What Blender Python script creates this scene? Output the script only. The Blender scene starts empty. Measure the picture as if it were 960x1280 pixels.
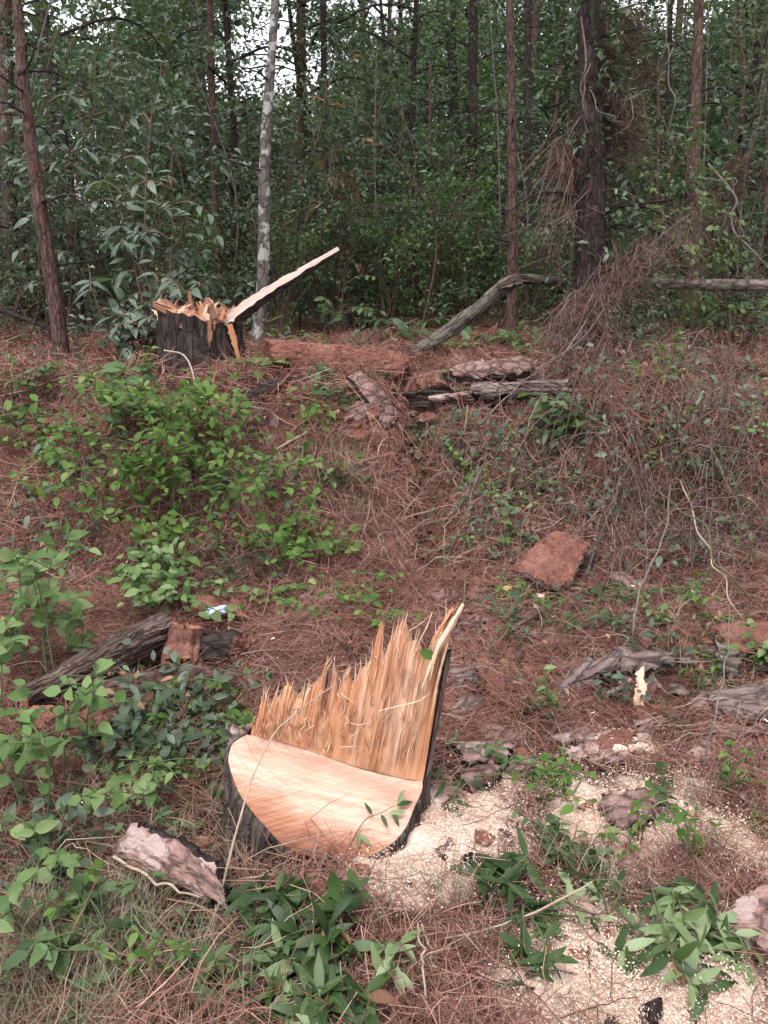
import bpy, math, random
import numpy as np
from mathutils import Vector, Matrix

random.seed(7)
RNG = np.random.default_rng(11)
S = bpy.context.scene
COL = S.collection

# ------------------------------------------------------------------ camera
CAM_Z, PITCH, FPX = 1.6, math.radians(15.0), 1044.0
cam = bpy.data.cameras.new("camera")
cam.sensor_fit = 'VERTICAL'
cam.sensor_height = 24.0
cam.lens = 24.0 * FPX / 1280.0
cam.clip_start, cam.clip_end = 0.05, 2000.0
cam_ob = bpy.data.objects.new("camera", cam)
cam_ob.location = (0, 0, CAM_Z)
cam_ob.rotation_euler = (math.radians(90) - PITCH, 0, 0)
COL.objects.link(cam_ob)
S.camera = cam_ob

# ------------------------------------------------------------------ light
SUN_EL, SUN_AZ = math.radians(66), math.radians(205)      # azimuth clockwise from +Y
world = bpy.data.worlds.new("World")
S.world = world
world.use_nodes = True
wn = world.node_tree
wn.nodes.clear()
w_out = wn.nodes.new("ShaderNodeOutputWorld")
w_bg = wn.nodes.new("ShaderNodeBackground")
w_sky = wn.nodes.new("ShaderNodeTexSky")
w_hsv = wn.nodes.new("ShaderNodeHueSaturation")
w_mix = wn.nodes.new("ShaderNodeMix")
w_mix.data_type = 'RGBA'
w_mix.blend_type = 'MULTIPLY'
w_mix.inputs[0].default_value = 1.0
w_mix.inputs[7].default_value = (1.0, 0.955, 0.965, 1)
w_sky.sky_type = 'NISHITA'
w_sky.sun_disc = False
w_sky.sun_elevation = SUN_EL
w_sky.sun_rotation = SUN_AZ
w_sky.dust_density = 1.0
w_sky.air_density = 1.0
w_hsv.inputs["Saturation"].default_value = 0.22           # overcast: nearly white
wn.links.new(w_sky.outputs[0], w_hsv.inputs["Color"])
wn.links.new(w_hsv.outputs[0], w_mix.inputs[6])
wn.links.new(w_mix.outputs[2], w_bg.inputs["Color"])
w_bg.inputs["Strength"].default_value = 0.12
wn.links.new(w_bg.outputs[0], w_out.inputs[0])

sun = bpy.data.lights.new("sun", 'SUN')
sun.energy = 1.2
sun.angle = math.radians(25)
sun.color = (1.0, 0.955, 0.92)
sun_ob = bpy.data.objects.new("sun", sun)
_sd = Vector((math.sin(SUN_AZ) * math.cos(SUN_EL), math.cos(SUN_AZ) * math.cos(SUN_EL), math.sin(SUN_EL)))
sun_ob.rotation_euler = _sd.to_track_quat('Z', 'Y').to_euler()
COL.objects.link(sun_ob)

S.view_settings.view_transform = 'Standard'
S.view_settings.look = 'None'
S.view_settings.gamma = 1.0
S.view_settings.exposure = 1.92
S.view_settings.use_curve_mapping = False
cy = S.cycles
cy.max_bounces = 5
cy.diffuse_bounces = 2
cy.glossy_bounces = 2
cy.transmission_bounces = 3
cy.transparent_max_bounces = 4
cy.caustics_reflective = False
cy.caustics_refractive = False
cy.use_denoising = True
cy.use_adaptive_sampling = True
cy.adaptive_threshold = 0.03

# ------------------------------------------------------------------ terrain function
def sstep(a, b, x):
    t = np.clip((x - a) / (b - a), 0, 1)
    return t * t * (3 - 2 * t)

def _hash(ix, iy, seed):
    h = (ix.astype(np.int64) * 374761393 + iy.astype(np.int64) * 668265263 + seed * 1442695041) & 0x7fffffff
    h = ((h ^ (h >> 13)) * 1274126177) & 0x7fffffff
    return ((h ^ (h >> 16)) & 0xffff) / 65535.0

def vnoise(x, y, seed=0):
    x, y = np.asarray(x, float), np.asarray(y, float)
    ix, iy = np.floor(x), np.floor(y)
    fx, fy = x - ix, y - iy
    fx, fy = fx * fx * (3 - 2 * fx), fy * fy * (3 - 2 * fy)
    ix, iy = ix.astype(np.int64), iy.astype(np.int64)
    a, b = _hash(ix, iy, seed), _hash(ix + 1, iy, seed)
    c, d = _hash(ix, iy + 1, seed), _hash(ix + 1, iy + 1, seed)
    return (a * (1 - fx) + b * fx) * (1 - fy) + (c * (1 - fx) + d * fx) * fy * 1.0

def fnoise(x, y, seed=0, octs=3):
    v, amp, tot = 0.0, 1.0, 0.0
    for i in range(octs):
        v = v + amp * vnoise(np.asarray(x) * 2 ** i, np.asarray(y) * 2 ** i, seed + i * 17)
        tot += amp
        amp *= 0.5
    return v / tot - 0.5

def H(x, y):
    x, y = np.asarray(x, float), np.asarray(y, float)
    foot = 4.25 + 0.30 * sstep(0.5, 1.2, x) + 0.25 * fnoise(x * 0.8, y * 0 + 3, 5)
    top = 5.75 - 0.5 * sstep(0.6, 1.3, x) - 0.2 * sstep(-0.3, -1.0, x) + 0.5 * fnoise(x * 0.7, y * 0 + 9, 8)
    z = 0.05 * np.clip(y - 1.5, 0, 3.5) - 0.004 * np.clip(-y, 0, 30)
    bank = sstep(foot, top, y)
    z = z + 0.78 * bank + 0.025 * np.clip(y - 6.5, 0, 60)
    face = np.exp(-((y - 5.2) / 1.0) ** 2)
    gx = 0.17 + 0.10 * np.sin((y - 4) * 1.7)
    z = z - 0.40 * np.exp(-((x - gx) / 0.18) ** 2) * np.exp(-((y - 5.2) / 0.85) ** 2)
    z = z + 0.05 * np.exp(-((x + 0.08) / 0.30) ** 2 - ((y - 1.86) / 0.13) ** 2)
    near = np.exp(-((y - 4.5) / 7.0) ** 2)
    z = z + (0.16 + 0.36 * face) * fnoise(x * 1.1, y * 1.1, 21, 3)
    z = z + near * (0.09 + 0.12 * face) * fnoise(x * 4, y * 4, 31, 3)
    z = z + near * 0.05 * fnoise(x * 14, y * 14, 41, 2)
    far = np.clip(y - 30, 0, 400)
    return z + 0.01 * far

def h1(x, y):
    return float(H(x, y))

FWD = np.array([0, math.cos(PITCH), -math.sin(PITCH)])
UP = np.array([0, math.sin(PITCH), math.cos(PITCH)])
CAMP = np.array([0, 0, CAM_Z])

def ray(px, py):
    d = np.array([1.0, 0, 0]) * (px - 480) / FPX + UP * (640 - py) / FPX + FWD
    return d

_T = np.concatenate([np.arange(0.6, 6, 0.01), np.arange(6, 40, 0.04)])

def G(px, py, lift=0.0):
    """a photo point on the ground (raised by lift metres)"""
    d = ray(px, py)
    P = CAMP[None, :] + _T[:, None] * d[None, :]
    below = P[:, 2] <= H(P[:, 0], P[:, 1]) + lift
    i = int(np.argmax(below)) if below.any() else len(_T) - 1
    return P[i]

def AT(px, py, y):
    """a photo point at world depth y"""
    d = ray(px, py)
    return CAMP + d * (y / d[1])

def onplane(px, py, p0, n):
    d = ray(px, py)
    return CAMP + d * (np.dot(p0 - CAMP, n) / np.dot(d, n))

def unit(v):
    v = np.asarray(v, float)
    return v / (np.linalg.norm(v) + 1e-12)

# ------------------------------------------------------------------ object helpers
def thing(name, label, cat, loc, group=None):
    o = bpy.data.objects.new(name, None)
    o.empty_display_size = 0.1
    o.location = [float(c) for c in loc]
    COL.objects.link(o)
    o["label"], o["category"], o["kind"] = label, cat, "thing"
    if group:
        o["group"] = group
    return o

def tag(o, label, cat, group=None):
    o["label"], o["category"], o["kind"] = label, cat, "thing"
    if group:
        o["group"] = group
    return o

def link(name, me, parent=None, kind=None, label=None):
    o = bpy.data.objects.new(name, me)
    COL.objects.link(o)
    if parent is not None:
        o.parent = parent
    if kind:
        o["kind"] = kind
    if label:
        o["label"] = label
    return o

def raw_mesh(name, V, F, mats, fm=None, attrs=None, smooth=False):
    """V (n,3); F list of (m,k) int arrays; fm list of material index arrays"""
    V = np.asarray(V, np.float32)
    me = bpy.data.meshes.new(name)
    me.vertices.add(len(V))
    me.vertices.foreach_set("co", V.ravel())
    F = [np.asarray(f, np.int32) for f in F if len(f)]
    if F:
        idx = np.concatenate([f.ravel() for f in F])
        tot = np.concatenate([np.full(len(f), f.shape[1], np.int32) for f in F])
        start = np.concatenate([[0], np.cumsum(tot)[:-1]]).astype(np.int32)
        me.loops.add(len(idx))
        me.loops.foreach_set("vertex_index", idx)
        me.polygons.add(len(tot))
        me.polygons.foreach_set("loop_start", start)
        me.polygons.foreach_set("loop_total", tot)
        if fm is not None:
            me.polygons.foreach_set("material_index", np.concatenate(fm).astype(np.int32))
        me.polygons.foreach_set("use_smooth", np.full(len(tot), bool(smooth)))
    for m in mats:
        me.materials.append(m)
    for k, (dt, arr) in (attrs or {}).items():
        a = me.attributes.new(k, dt, 'POINT')
        a.data.foreach_set("vector" if dt == 'FLOAT_VECTOR' else "value", np.asarray(arr, np.float32).ravel())
    me.update(calc_edges=True)
    me.validate()
    return me

class MB:
    """collects geometry in world space; build() makes one mesh object"""
    def __init__(s):
        s.V, s.C, s.T, s.F, s.M, s.n = [], [], [], [], [], 0
    def add(s, V, F, mat=0, co=None, tint=None):
        V = np.asarray(V, float)
        s.V.append(V)
        s.C.append(np.asarray(co, float) if co is not None else V)
        t = np.zeros(len(V)) if tint is None else np.broadcast_to(np.asarray(tint, float), (len(V),))
        s.T.append(t)
        for f in F:
            f = np.asarray(f, int)
            if len(f):
                s.F.append(f + s.n)
                s.M.append(np.full(len(f), mat))
        s.n += len(V)
    def mesh(s, name, mats, loc=(0, 0, 0), smooth=True):
        V = np.concatenate(s.V) - np.asarray(loc, float)
        return raw_mesh(name, V, s.F, mats, s.M,
                        {"co": ('FLOAT_VECTOR', np.concatenate(s.C)), "tint": ('FLOAT', np.concatenate(s.T))}, smooth)
    def build(s, name, mats, parent=None, loc=None, smooth=True, label=None, kind=None):
        if not isinstance(mats, (list, tuple)):
            mats = [mats]
        if parent is not None:
            o = link(name, s.mesh(name, mats, parent.location, smooth), parent)
        else:
            L = np.zeros(3) if loc is None else np.asarray(loc, float)
            o = link(name, s.mesh(name, mats, L, smooth))
            o.location = L
        if label:
            o["label"] = label
        if kind:
            o["kind"] = kind
        return o

def grid_faces(nu, nv, wrap=False):
    i = np.arange(nu - 1)[:, None]
    j = np.arange(nv if wrap else nv - 1)[None, :]
    j2 = (j + 1) % nv
    a = i * nv + j
    b = i * nv + j2
    c = (i + 1) * nv + j2
    d = (i + 1) * nv + j
    return np.stack([a, b, c, d], -1).reshape(-1, 4)

def smooth_path(pts, n):
    """Catmull-Rom through pts"""
    P = np.asarray(pts, float)
    if len(P) == 2:
        t = np.linspace(0, 1, n)[:, None]
        return P[0] * (1 - t) + P[1] * t
    Q = np.vstack([2 * P[0] - P[1], P, 2 * P[-1] - P[-2]])
    t = np.linspace(0, len(P) - 1 - 1e-9, n)
    i = t.astype(int)
    f = (t - i)[:, None]
    a, b, c, d = Q[i], Q[i + 1], Q[i + 2], Q[i + 3]
    return 0.5 * (2 * b + (c - a) * f + (2 * a - 5 * b + 4 * c - d) * f ** 2 + (3 * b - a - 3 * c + d) * f ** 3)

def frames(P):
    T = np.gradient(P, axis=0)
    T /= np.linalg.norm(T, axis=1)[:, None] + 1e-12
    ref = np.array([0, 0, 1.0]) if abs(T[0][2]) < 0.9 else np.array([1.0, 0, 0])
    u = unit(np.cross(ref, T[0]))
    U = [u]
    for t in T[1:]:
        u = U[-1] - t * np.dot(U[-1], t)
        u = unit(u)
        U.append(u)
    U = np.array(U)
    return T, U, np.cross(T, U)

def tube(mb, P, R, n=6, rough=0.0, rs=6.0, seed=0, cap=True, mat=0, capmat=None, tint=0.0, ridge=0.0, nr=9, flat=1.0):
    P = np.asarray(P, float)
    R = np.broadcast_to(np.asarray(R, float), (len(P),)).copy()
    T, U, W = frames(P)
    L = np.concatenate([[0], np.cumsum(np.linalg.norm(np.diff(P, axis=0), axis=1))])
    a = np.linspace(0, 2 * math.pi, n, endpoint=False)
    A, LL = np.meshgrid(a, L)
    RR = R[:, None] * np.ones_like(A)
    if rough:
        k = max(rs * R.mean(), 1e-6)
        RR = RR * (1 + rough * 2 * fnoise(np.cos(A) * 2.2 + LL * 3.1 + seed * 3.3, np.sin(A) * 2.2 + LL / max(R.mean(), 1e-3) / rs * 2, seed, 3))
    if ridge:
        cell = fnoise(A / (2 * math.pi) * nr * 1.0 + seed, LL / max(R.mean(), 1e-3) * 0.5, seed + 5, 2)
        cell2 = np.abs(np.sin(A * nr / 2 + 2.5 * fnoise(A * 1.3, LL * 4, seed + 9, 2)))
        RR = RR * (1 + ridge * (cell2 ** 0.5 - 0.7) + ridge * cell)
    X = P[:, None, :] + (np.cos(A) * RR)[..., None] * U[:, None, :] + (np.sin(A) * RR * flat)[..., None] * W[:, None, :]
    V = X.reshape(-1, 3)
    co = np.stack([np.cos(A) * R[:, None], np.sin(A) * R[:, None], LL], -1).reshape(-1, 3)
    mb.add(V, [grid_faces(len(P), n, True)], mat, co, tint)
    if cap:
        for e, row in ((0, 0), (1, len(P) - 1)):
            ring = X[row]
            c = ring.mean(0)
            inner = c + (ring - c) * 0.5
            V2 = np.vstack([ring, inner, c[None]])
            i = np.arange(n)
            j = (i + 1) % n
            q = np.stack([i, j, n + j, n + i], -1)
            t = np.stack([n + i, n + j, np.full(n, 2 * n)], -1)
            if e == 0:
                q, t = q[:, ::-1], t[:, ::-1]
            lc = np.stack([np.cos(a), np.sin(a), a * 0], -1) * R[row]
            co2 = np.vstack([lc, lc * 0.5, [[0, 0, 0]]])
            mb.add(V2, [q, t], capmat if capmat is not None else mat, co2, tint)

def scatter(TV, TF, M, loc):
    """copies of a template: TV (k,3), M (n,3,3), loc (n,3)"""
    V = np.einsum('nij,kj->nki', M, TV) + loc[:, None, :]
    k = len(TV)
    off = (np.arange(len(loc)) * k)[:, None, None]
    F = (np.asarray(TF)[None] + off).reshape(-1, np.asarray(TF).shape[1])
    return V.reshape(-1, 3), F

def orient(Y, Z, sc):
    """matrices with columns X,Y,Z: Y along, Z roughly up"""
    Y = Y / (np.linalg.norm(Y, axis=1)[:, None] + 1e-9)
    Z = Z - Y * np.sum(Z * Y, 1)[:, None]
    Z = Z / (np.linalg.norm(Z, axis=1)[:, None] + 1e-9)
    X = np.cross(Y, Z)
    return np.stack([X, Y, Z], -1) * np.asarray(sc)[:, None, None]

def euler_of(M):
    ry = np.arcsin(np.clip(-M[:, 2, 0], -1, 1))
    rx = np.arctan2(M[:, 2, 1], M[:, 2, 2])
    rz = np.arctan2(M[:, 1, 0], M[:, 0, 0])
    return np.stack([rx, ry, rz], -1)

# ------------------------------------------------------------------ materials
def nodes_of(name):
    m = bpy.data.materials.new(name)
    m.use_nodes = True
    nt = m.node_tree
    b = nt.nodes["Principled BSDF"]
    return m, nt, b

class NT:
    def __init__(s, nt):
        s.nt = nt
    def n(s, typ, **kw):
        d = s.nt.nodes.new(typ)
        for k, v in kw.items():
            if k.startswith("i_"):
                d.inputs[k[2:]].default_value = v
            else:
                setattr(d, k, v)
        return d
    def l(s, a, b):
        s.nt.links.new(a, b)
    def attr(s, name, out="Vector"):
        d = s.n("ShaderNodeAttribute", attribute_name=name)
        return d.outputs[out]
    def scale(s, vec, sc, loc=(0, 0, 0)):
        d = s.n("ShaderNodeMapping")
        d.inputs["Scale"].default_value = sc
        d.inputs["Location"].default_value = loc
        s.l(vec, d.inputs["Vector"])
        return d.outputs[0]
    def noise(s, vec, scale, detail=4, rough=0.6, dist=0.0):
        d = s.n("ShaderNodeTexNoise")
        d.inputs["Scale"].default_value = scale
        d.inputs["Detail"].default_value = detail
        d.inputs["Roughness"].default_value = rough
        d.inputs["Distortion"].default_value = dist
        s.l(vec, d.inputs["Vector"])
        return d.outputs["Fac"]
    def voro(s, vec, scale, feature='DISTANCE_TO_EDGE'):
        d = s.n("ShaderNodeTexVoronoi", feature=feature)
        d.inputs["Scale"].default_value = scale
        s.l(vec, d.inputs["Vector"])
        return d.outputs["Distance"] if feature == 'DISTANCE_TO_EDGE' else d.outputs["Color"]
    def ramp(s, fac, stops, interp='LINEAR'):
        d = s.n("ShaderNodeValToRGB")
        d.color_ramp.interpolation = interp
        e = d.color_ramp.elements
        while len(e) < len(stops):
            e.new(0.5)
        for k, (p, c) in zip(e, stops):
            k.position = p
            k.color = tuple(c) + (1,) if not isinstance(c, (int, float)) else (c, c, c, 1)
        s.l(fac, d.inputs[0])
        return d.outputs[0]
    def mix(s, fac, a, b, blend='MIX'):
        d = s.n("ShaderNodeMix", data_type='RGBA', blend_type=blend)
        for sock, v in ((d.inputs[0], fac), (d.inputs[6], a), (d.inputs[7], b)):
            if isinstance(v, (int, float)):
                sock.default_value = v
            elif isinstance(v, (tuple, list)):
                sock.default_value = tuple(v) + (1,)
            else:
                s.l(v, sock)
        return d.outputs[2]
    def math(s, op, a, b=0.0, clamp=False):
        d = s.n("ShaderNodeMath", operation=op, use_clamp=clamp)
        for sock, v in ((d.inputs[0], a), (d.inputs[1], b)):
            if isinstance(v, (int, float)):
                sock.default_value = v
            else:
                s.l(v, sock)
        return d.outputs[0]
    def bump(s, h, strength=0.5, dist=0.01):
        d = s.n("ShaderNodeBump")
        d.inputs["Strength"].default_value = strength
        d.inputs["Distance"].default_value = dist
        s.l(h, d.inputs["Height"])
        return d.outputs[0]
    def rand(s):
        return s.n("ShaderNodeObjectInfo").outputs["Random"]

def mat_leaf(name, cols, rough=0.5, spec=0.35, trans=0.25, under=1.25):
    m, nt, b = nodes_of(name)
    t = NT(nt)
    fac = t.math('FRACT', t.math('ADD', t.attr("tint", "Fac"), t.rand()))
    c = t.ramp(fac, [(i / max(1, len(cols) - 1), col) for i, col in enumerate(cols)])
    pos = t.n("ShaderNodeTexCoord").outputs["Object"]
    c = t.mix(0.35, c, t.ramp(t.noise(pos, 7.0, 2), [(0.3, 0.45), (0.7, 1.0)]), 'MULTIPLY')
    sp = t.ramp(t.noise(pos, 8.0, 4, .7), [(.63, 0.0), (.70, 1.0)])
    c = t.mix(t.math('MULTIPLY', sp, .55), c, (.13, .085, .035))
    back = t.n("ShaderNodeNewGeometry").outputs["Backfacing"]
    pale = t.mix(1.0, c, (under, under, under * 1.05), 'MULTIPLY')
    c2 = t.mix(back, c, pale)
    t.l(c2, b.inputs["Base Color"])
    b.inputs["Roughness"].default_value = rough
    b.inputs["Specular IOR Level"].default_value = spec
    tr = t.n("ShaderNodeBsdfTranslucent")
    tc = t.mix(1.0, c, (1.15, 1.3, 0.6), 'MULTIPLY')
    t.l(tc, tr.inputs["Color"])
    mx = t.n("ShaderNodeMixShader")
    mx.inputs[0].default_value = trans
    t.l(b.outputs[0], mx.inputs[1])
    t.l(tr.outputs[0], mx.inputs[2])
    t.l(mx.outputs[0], nt.nodes["Material Output"].inputs[0])
    return m

def mat_bark(name, dark, mid, light, zs=0.25, cell=28.0, bump=0.8, rough=0.9, patch=None, pscale=9.0):
    """bark from the 'co' attribute: long plates, dark cracks, optional lichen patches"""
    m, nt, b = nodes_of(name)
    t = NT(nt)
    co = t.attr("co")
    st = t.scale(co, (1, 1, zs))
    wob = t.noise(co, 18, 3)
    stw = t.n("ShaderNodeVectorMath", operation='ADD')
    sm = t.n("ShaderNodeVectorMath", operation='SCALE')
    t.l(wob, sm.inputs[0])
    sm.inputs["Scale"].default_value = 0.03
    t.l(st, stw.inputs[0])
    t.l(sm.outputs[0], stw.inputs[1])
    edge = t.voro(stw.outputs[0], cell)
    n1 = t.noise(st, 40, 5, 0.65)
    n2 = t.noise(co, 6, 3)
    f = t.math('ADD', t.math('MULTIPLY', n1, 0.65), t.math('MULTIPLY', n2, 0.35))
    c = t.ramp(f, [(0.32, dark), (0.5, mid), (0.68, light)])
    crack = t.ramp(edge, [(0.0, 0.35), (0.12, 1.0)])
    c = t.mix(1.0, c, crack, 'MULTIPLY')
    if patch:
        pm = t.ramp(t.noise(co, pscale, 4, 0.6), [(0.53, 0.0), (0.58, 1.0)])
        c = t.mix(pm, c, patch)
    t.l(c, b.inputs["Base Color"])
    h = t.math('ADD', t.math('MULTIPLY', t.ramp(edge, [(0.0, 0.0), (0.2, 1.0)]), 0.7), t.math('MULTIPLY', n1, 0.6))
    t.l(t.bump(h, bump, 0.012), b.inputs["Normal"])
    b.inputs["Roughness"].default_value = rough
    b.inputs["Specular IOR Level"].default_value = 0.15
    return m

def mat_wood(name, cols, sx=60, sz=2.5, bump=0.5, rough=0.75):
    """torn or split wood: fibres along co.z"""
    m, nt, b = nodes_of(name)
    t = NT(nt)
    co = t.attr("co")
    f = t.noise(t.scale(co, (sx, sx, sz)), 1.0, 5, 0.6, 0.4)
    g = t.noise(t.scale(co, (sx * 0.15, sx * 0.15, sz * 0.8)), 1.0, 3)
    v = t.math('ADD', t.math('MULTIPLY', f, 0.6), t.math('MULTIPLY', g, 0.4))
    n = len(cols)
    c = t.ramp(v, [(0.3 + 0.4 * i / (n - 1), col) for i, col in enumerate(cols)])
    t.l(c, b.inputs["Base Color"])
    t.l(t.bump(f, bump, 0.006), b.inputs["Normal"])
    b.inputs["Roughness"].default_value = rough
    b.inputs["Specular IOR Level"].default_value = 0.2
    return m

def mat_plain(name, cols, scale=30.0, rough=0.85, bump=0.3, useobj=True, spec=0.2):
    m, nt, b = nodes_of(name)
    t = NT(nt)
    vec = t.attr("co") if not useobj else t.n("ShaderNodeTexCoord").outputs["Object"]
    f = t.noise(vec, scale, 5, 0.65)
    n = len(cols)
    c = t.ramp(f, [(0.3 + 0.4 * i / max(1, n - 1), col) for i, col in enumerate(cols)])
    t.l(c, b.inputs["Base Color"])
    t.l(t.bump(f, bump, 0.01), b.inputs["Normal"])
    b.inputs["Roughness"].default_value = rough
    b.inputs["Specular IOR Level"].default_value = spec
    return m

def mat_tint(name, cols, rough=0.85, spec=0.15):
    """colour from per-piece tint and per-instance random"""
    m, nt, b = nodes_of(name)
    t = NT(nt)
    fac = t.math('FRACT', t.math('ADD', t.attr("tint", "Fac"), t.rand()))
    c = t.ramp(fac, [(i / max(1, len(cols) - 1), col) for i, col in enumerate(cols)])
    t.l(c, b.inputs["Base Color"])
    b.inputs["Roughness"].default_value = rough
    b.inputs["Specular IOR Level"].default_value = spec
    return m

M = {}
M['leaf_forest'] = mat_leaf('forest_leaf', [(.042, .068, .040), (.072, .106, .067), (.106, .142, .094), (.054, .085, .054), (.145, .18, .128)], trans=.36, spec=.25)
M['leaf_dark'] = mat_leaf('dark_leaf', [(.034, .056, .029), (.052, .080, .043), (.080, .110, .064)], trans=.2)
M['leaf_mid'] = mat_leaf('light_green_leaf', [(.055, .10, .038), (.08, .14, .05), (.12, .18, .075)], trans=.35)
M['leaf_blue'] = mat_leaf('grey_green_leaf', [(.060, .092, .060), (.085, .125, .084), (.125, .170, .120)], trans=.22, spec=.45)
M['leaf_bright'] = mat_leaf('bright_leaf', [(.042, .094, .018), (.072, .142, .027), (.112, .19, .044), (.052, .114, .022), (.17, .24, .075)], trans=.34, spec=.15)
M['leaf_vine'] = mat_leaf('vine_leaf', [(.062, .118, .034), (.095, .165, .052), (.14, .215, .078), (.20, .26, .115)], trans=.32, spec=.2)
M['leaf_laurel'] = mat_leaf('laurel_leaf', [(.019, .042, .013), (.030, .062, .018), (.054, .096, .028), (.023, .048, .015)], rough=.48, spec=.3, trans=.22, under=2.0)
M['leaf_pale'] = mat_leaf('pale_leaf', [(.105, .16, .060), (.16, .225, .10), (.23, .29, .155)], rough=.5, trans=.2, under=1.2)
M['leaf_dry'] = mat_leaf('dry_leaf', [(.20, .10, .06), (.30, .18, .10), (.14, .07, .045), (.38, .26, .18)], rough=.8, spec=.15, trans=.2, under=1.1)
M['leaf_yellow'] = mat_leaf('yellow_leaf', [(.45, .36, .06), (.55, .42, .1)], trans=.2)
M['needle_green'] = mat_leaf('pine_needle', [(.028, .055, .032), (.045, .075, .042), (.06, .09, .055)], trans=.1)
M['straw'] = mat_tint('pine_straw', [(.045, .019, .014), (.12, .048, .036), (.18, .080, .060), (.080, .033, .025), (.23, .12, .092), (.13, .066, .052), (.32, .21, .165), (.15, .060, .045)])
M['dead_twig'] = mat_plain('dead_twig', [(.07, .042, .036), (.13, .085, .074), (.19, .14, .125)])
def mat_rust(name):
    m, nt, b = nodes_of(name)
    t = NT(nt)
    co = t.attr('co')
    a = t.noise(co, 9, 4, .65, .6)
    f = t.noise(t.scale(co, (1.6, 1, 1)), 55, 5, .7)
    c = t.ramp(t.math('ADD', t.math('MULTIPLY', a, .55), t.math('MULTIPLY', f, .45)), [(.34, (.055, .024, .018)), (.45, (.135, .056, .041)), (.56, (.20, .092, .070)), (.68, (.27, .16, .13))])
    sp = t.ramp(t.noise(co, 120, 3, .7), [(.64, 0.0), (.70, 1.0)])
    c = t.mix(sp, c, (.30, .22, .19))
    dk = t.ramp(t.noise(co, 24, 4, .75), [(.34, 1.0), (.42, 0.0)])
    c = t.mix(t.math('MULTIPLY', dk, .75), c, (.030, .018, .015))
    t.l(c, b.inputs["Base Color"])
    t.l(t.bump(t.math('ADD', f, a), 1.0, .012), b.inputs["Normal"])
    b.inputs["Roughness"].default_value = .9
    b.inputs["Specular IOR Level"].default_value = .12
    return m
M['rust_slab'] = mat_rust('rust_red_bark')
M['straw_dark'] = mat_tint('old_straw', [(.03, .017, .014), (.06, .03, .025), (.10, .05, .04), (.05, .026, .022), (.14, .085, .07)])
M['grass'] = mat_leaf('grass_blade', [(.07, .10, .045), (.13, .14, .08), (.22, .20, .13), (.09, .12, .06)], trans=.2)
M['stem_green'] = mat_plain('green_stem', [(.05, .08, .03), (.09, .12, .05)])
M['stem_brown'] = mat_plain('brown_stem', [(.055, .035, .025), (.12, .08, .06)])
M['stem_pale'] = mat_plain('pale_stem', [(.22, .17, .12), (.36, .29, .22)])
M['vine_grey'] = mat_plain('grey_vine', [(.085, .07, .062), (.17, .145, .125)])
M['bark_pine'] = mat_bark('pine_bark', (.045, .028, .024), (.095, .058, .048), (.16, .105, .088))
M['bark_red'] = mat_bark('reddish_pine_bark', (.045, .027, .023), (.09, .054, .046), (.15, .096, .082))
M['bark_dark'] = mat_bark('dark_bark', (.018, .014, .013), (.036, .027, .025), (.065, .052, .047))
M['bark_lichen'] = mat_bark('lichen_bark', (.065, .055, .05), (.11, .095, .085), (.17, .15, .135), zs=.6, cell=14, bump=.4, patch=(.29, .285, .265), pscale=9)
M['bark_stump'] = mat_bark('stump_bark', (.028, .022, .019), (.068, .053, .046), (.13, .10, .088), zs=.16, cell=34, bump=1.0)
M['bark_slab'] = mat_bark('bark_slab', (.085, .048, .042), (.17, .105, .092), (.27, .185, .168), zs=.7, cell=14, bump=1.0)
M['bark_pink'] = mat_bark('pinkish_bark', (.13, .072, .062), (.24, .15, .132), (.36, .25, .225), zs=.8, cell=11, bump=1.0, patch=(.31, .235, .215), pscale=13)
M['bark_rust'] = mat_bark('rusty_bark', (.105, .04, .026), (.19, .078, .052), (.27, .13, .09), zs=.8, cell=9, bump=.8, patch=(.30, .17, .12), pscale=16)
M['bark_greyslab'] = mat_bark('grey_bark', (.070, .050, .045), (.14, .103, .093), (.22, .17, .155), zs=.3, cell=22, bump=1.0)
M['log_weather'] = mat_bark('weathered_log', (.034, .024, .020), (.095, .066, .056), (.175, .130, .113), zs=.10, cell=48, bump=1.0)
M['log_mossy'] = mat_bark('mossy_bark', (.042, .036, .030), (.085, .074, .062), (.15, .135, .115), zs=.3, cell=20, bump=.8, patch=(.088, .092, .062), pscale=16)
M['log_pale'] = mat_bark('pale_log_bark', (.06, .043, .036), (.15, .12, .105), (.26, .225, .205), zs=.4, cell=12, bump=.5)
M['torn_wood'] = mat_wood('torn_wood', [(.19, .075, .038), (.33, .145, .072), (.40, .195, .105), (.47, .275, .175), (.52, .36, .26)], sx=24, sz=2.2, bump=.7)
M['torn_dark'] = mat_wood('torn_dark_wood', [(.10, .044, .028), (.20, .095, .058), (.31, .17, .11), (.44, .285, .195)], sx=45, sz=2.5)
M['fresh'] = mat_wood('fresh_split_wood', [(.42, .28, .195), (.55, .39, .285), (.64, .49, .38)], sx=60, sz=3.0, bump=.3)
M['board'] = mat_wood('split_board', [(.20, .145, .115), (.33, .26, .22), (.44, .365, .32)], sx=40, sz=2.0, bump=.3)
M['red_rot'] = mat_plain('rotten_red_wood', [(.040, .018, .014), (.10, .044, .034), (.155, .072, .056), (.22, .12, .095)], scale=26, bump=1.0)
M['rotend'] = mat_plain('rotten_log_end', [(.11, .045, .028), (.21, .09, .055), (.30, .14, .09)], scale=22, bump=.9)
M['char'] = mat_bark('charred_bark', (.016, .012, .011), (.036, .027, .024), (.078, .060, .053), zs=.22, cell=20, bump=1.0)
M['chip'] = mat_tint('saw_chips', [(.58, .43, .34), (.68, .54, .44), (.76, .63, .53), (.62, .47, .37), (.46, .31, .23)])
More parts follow.
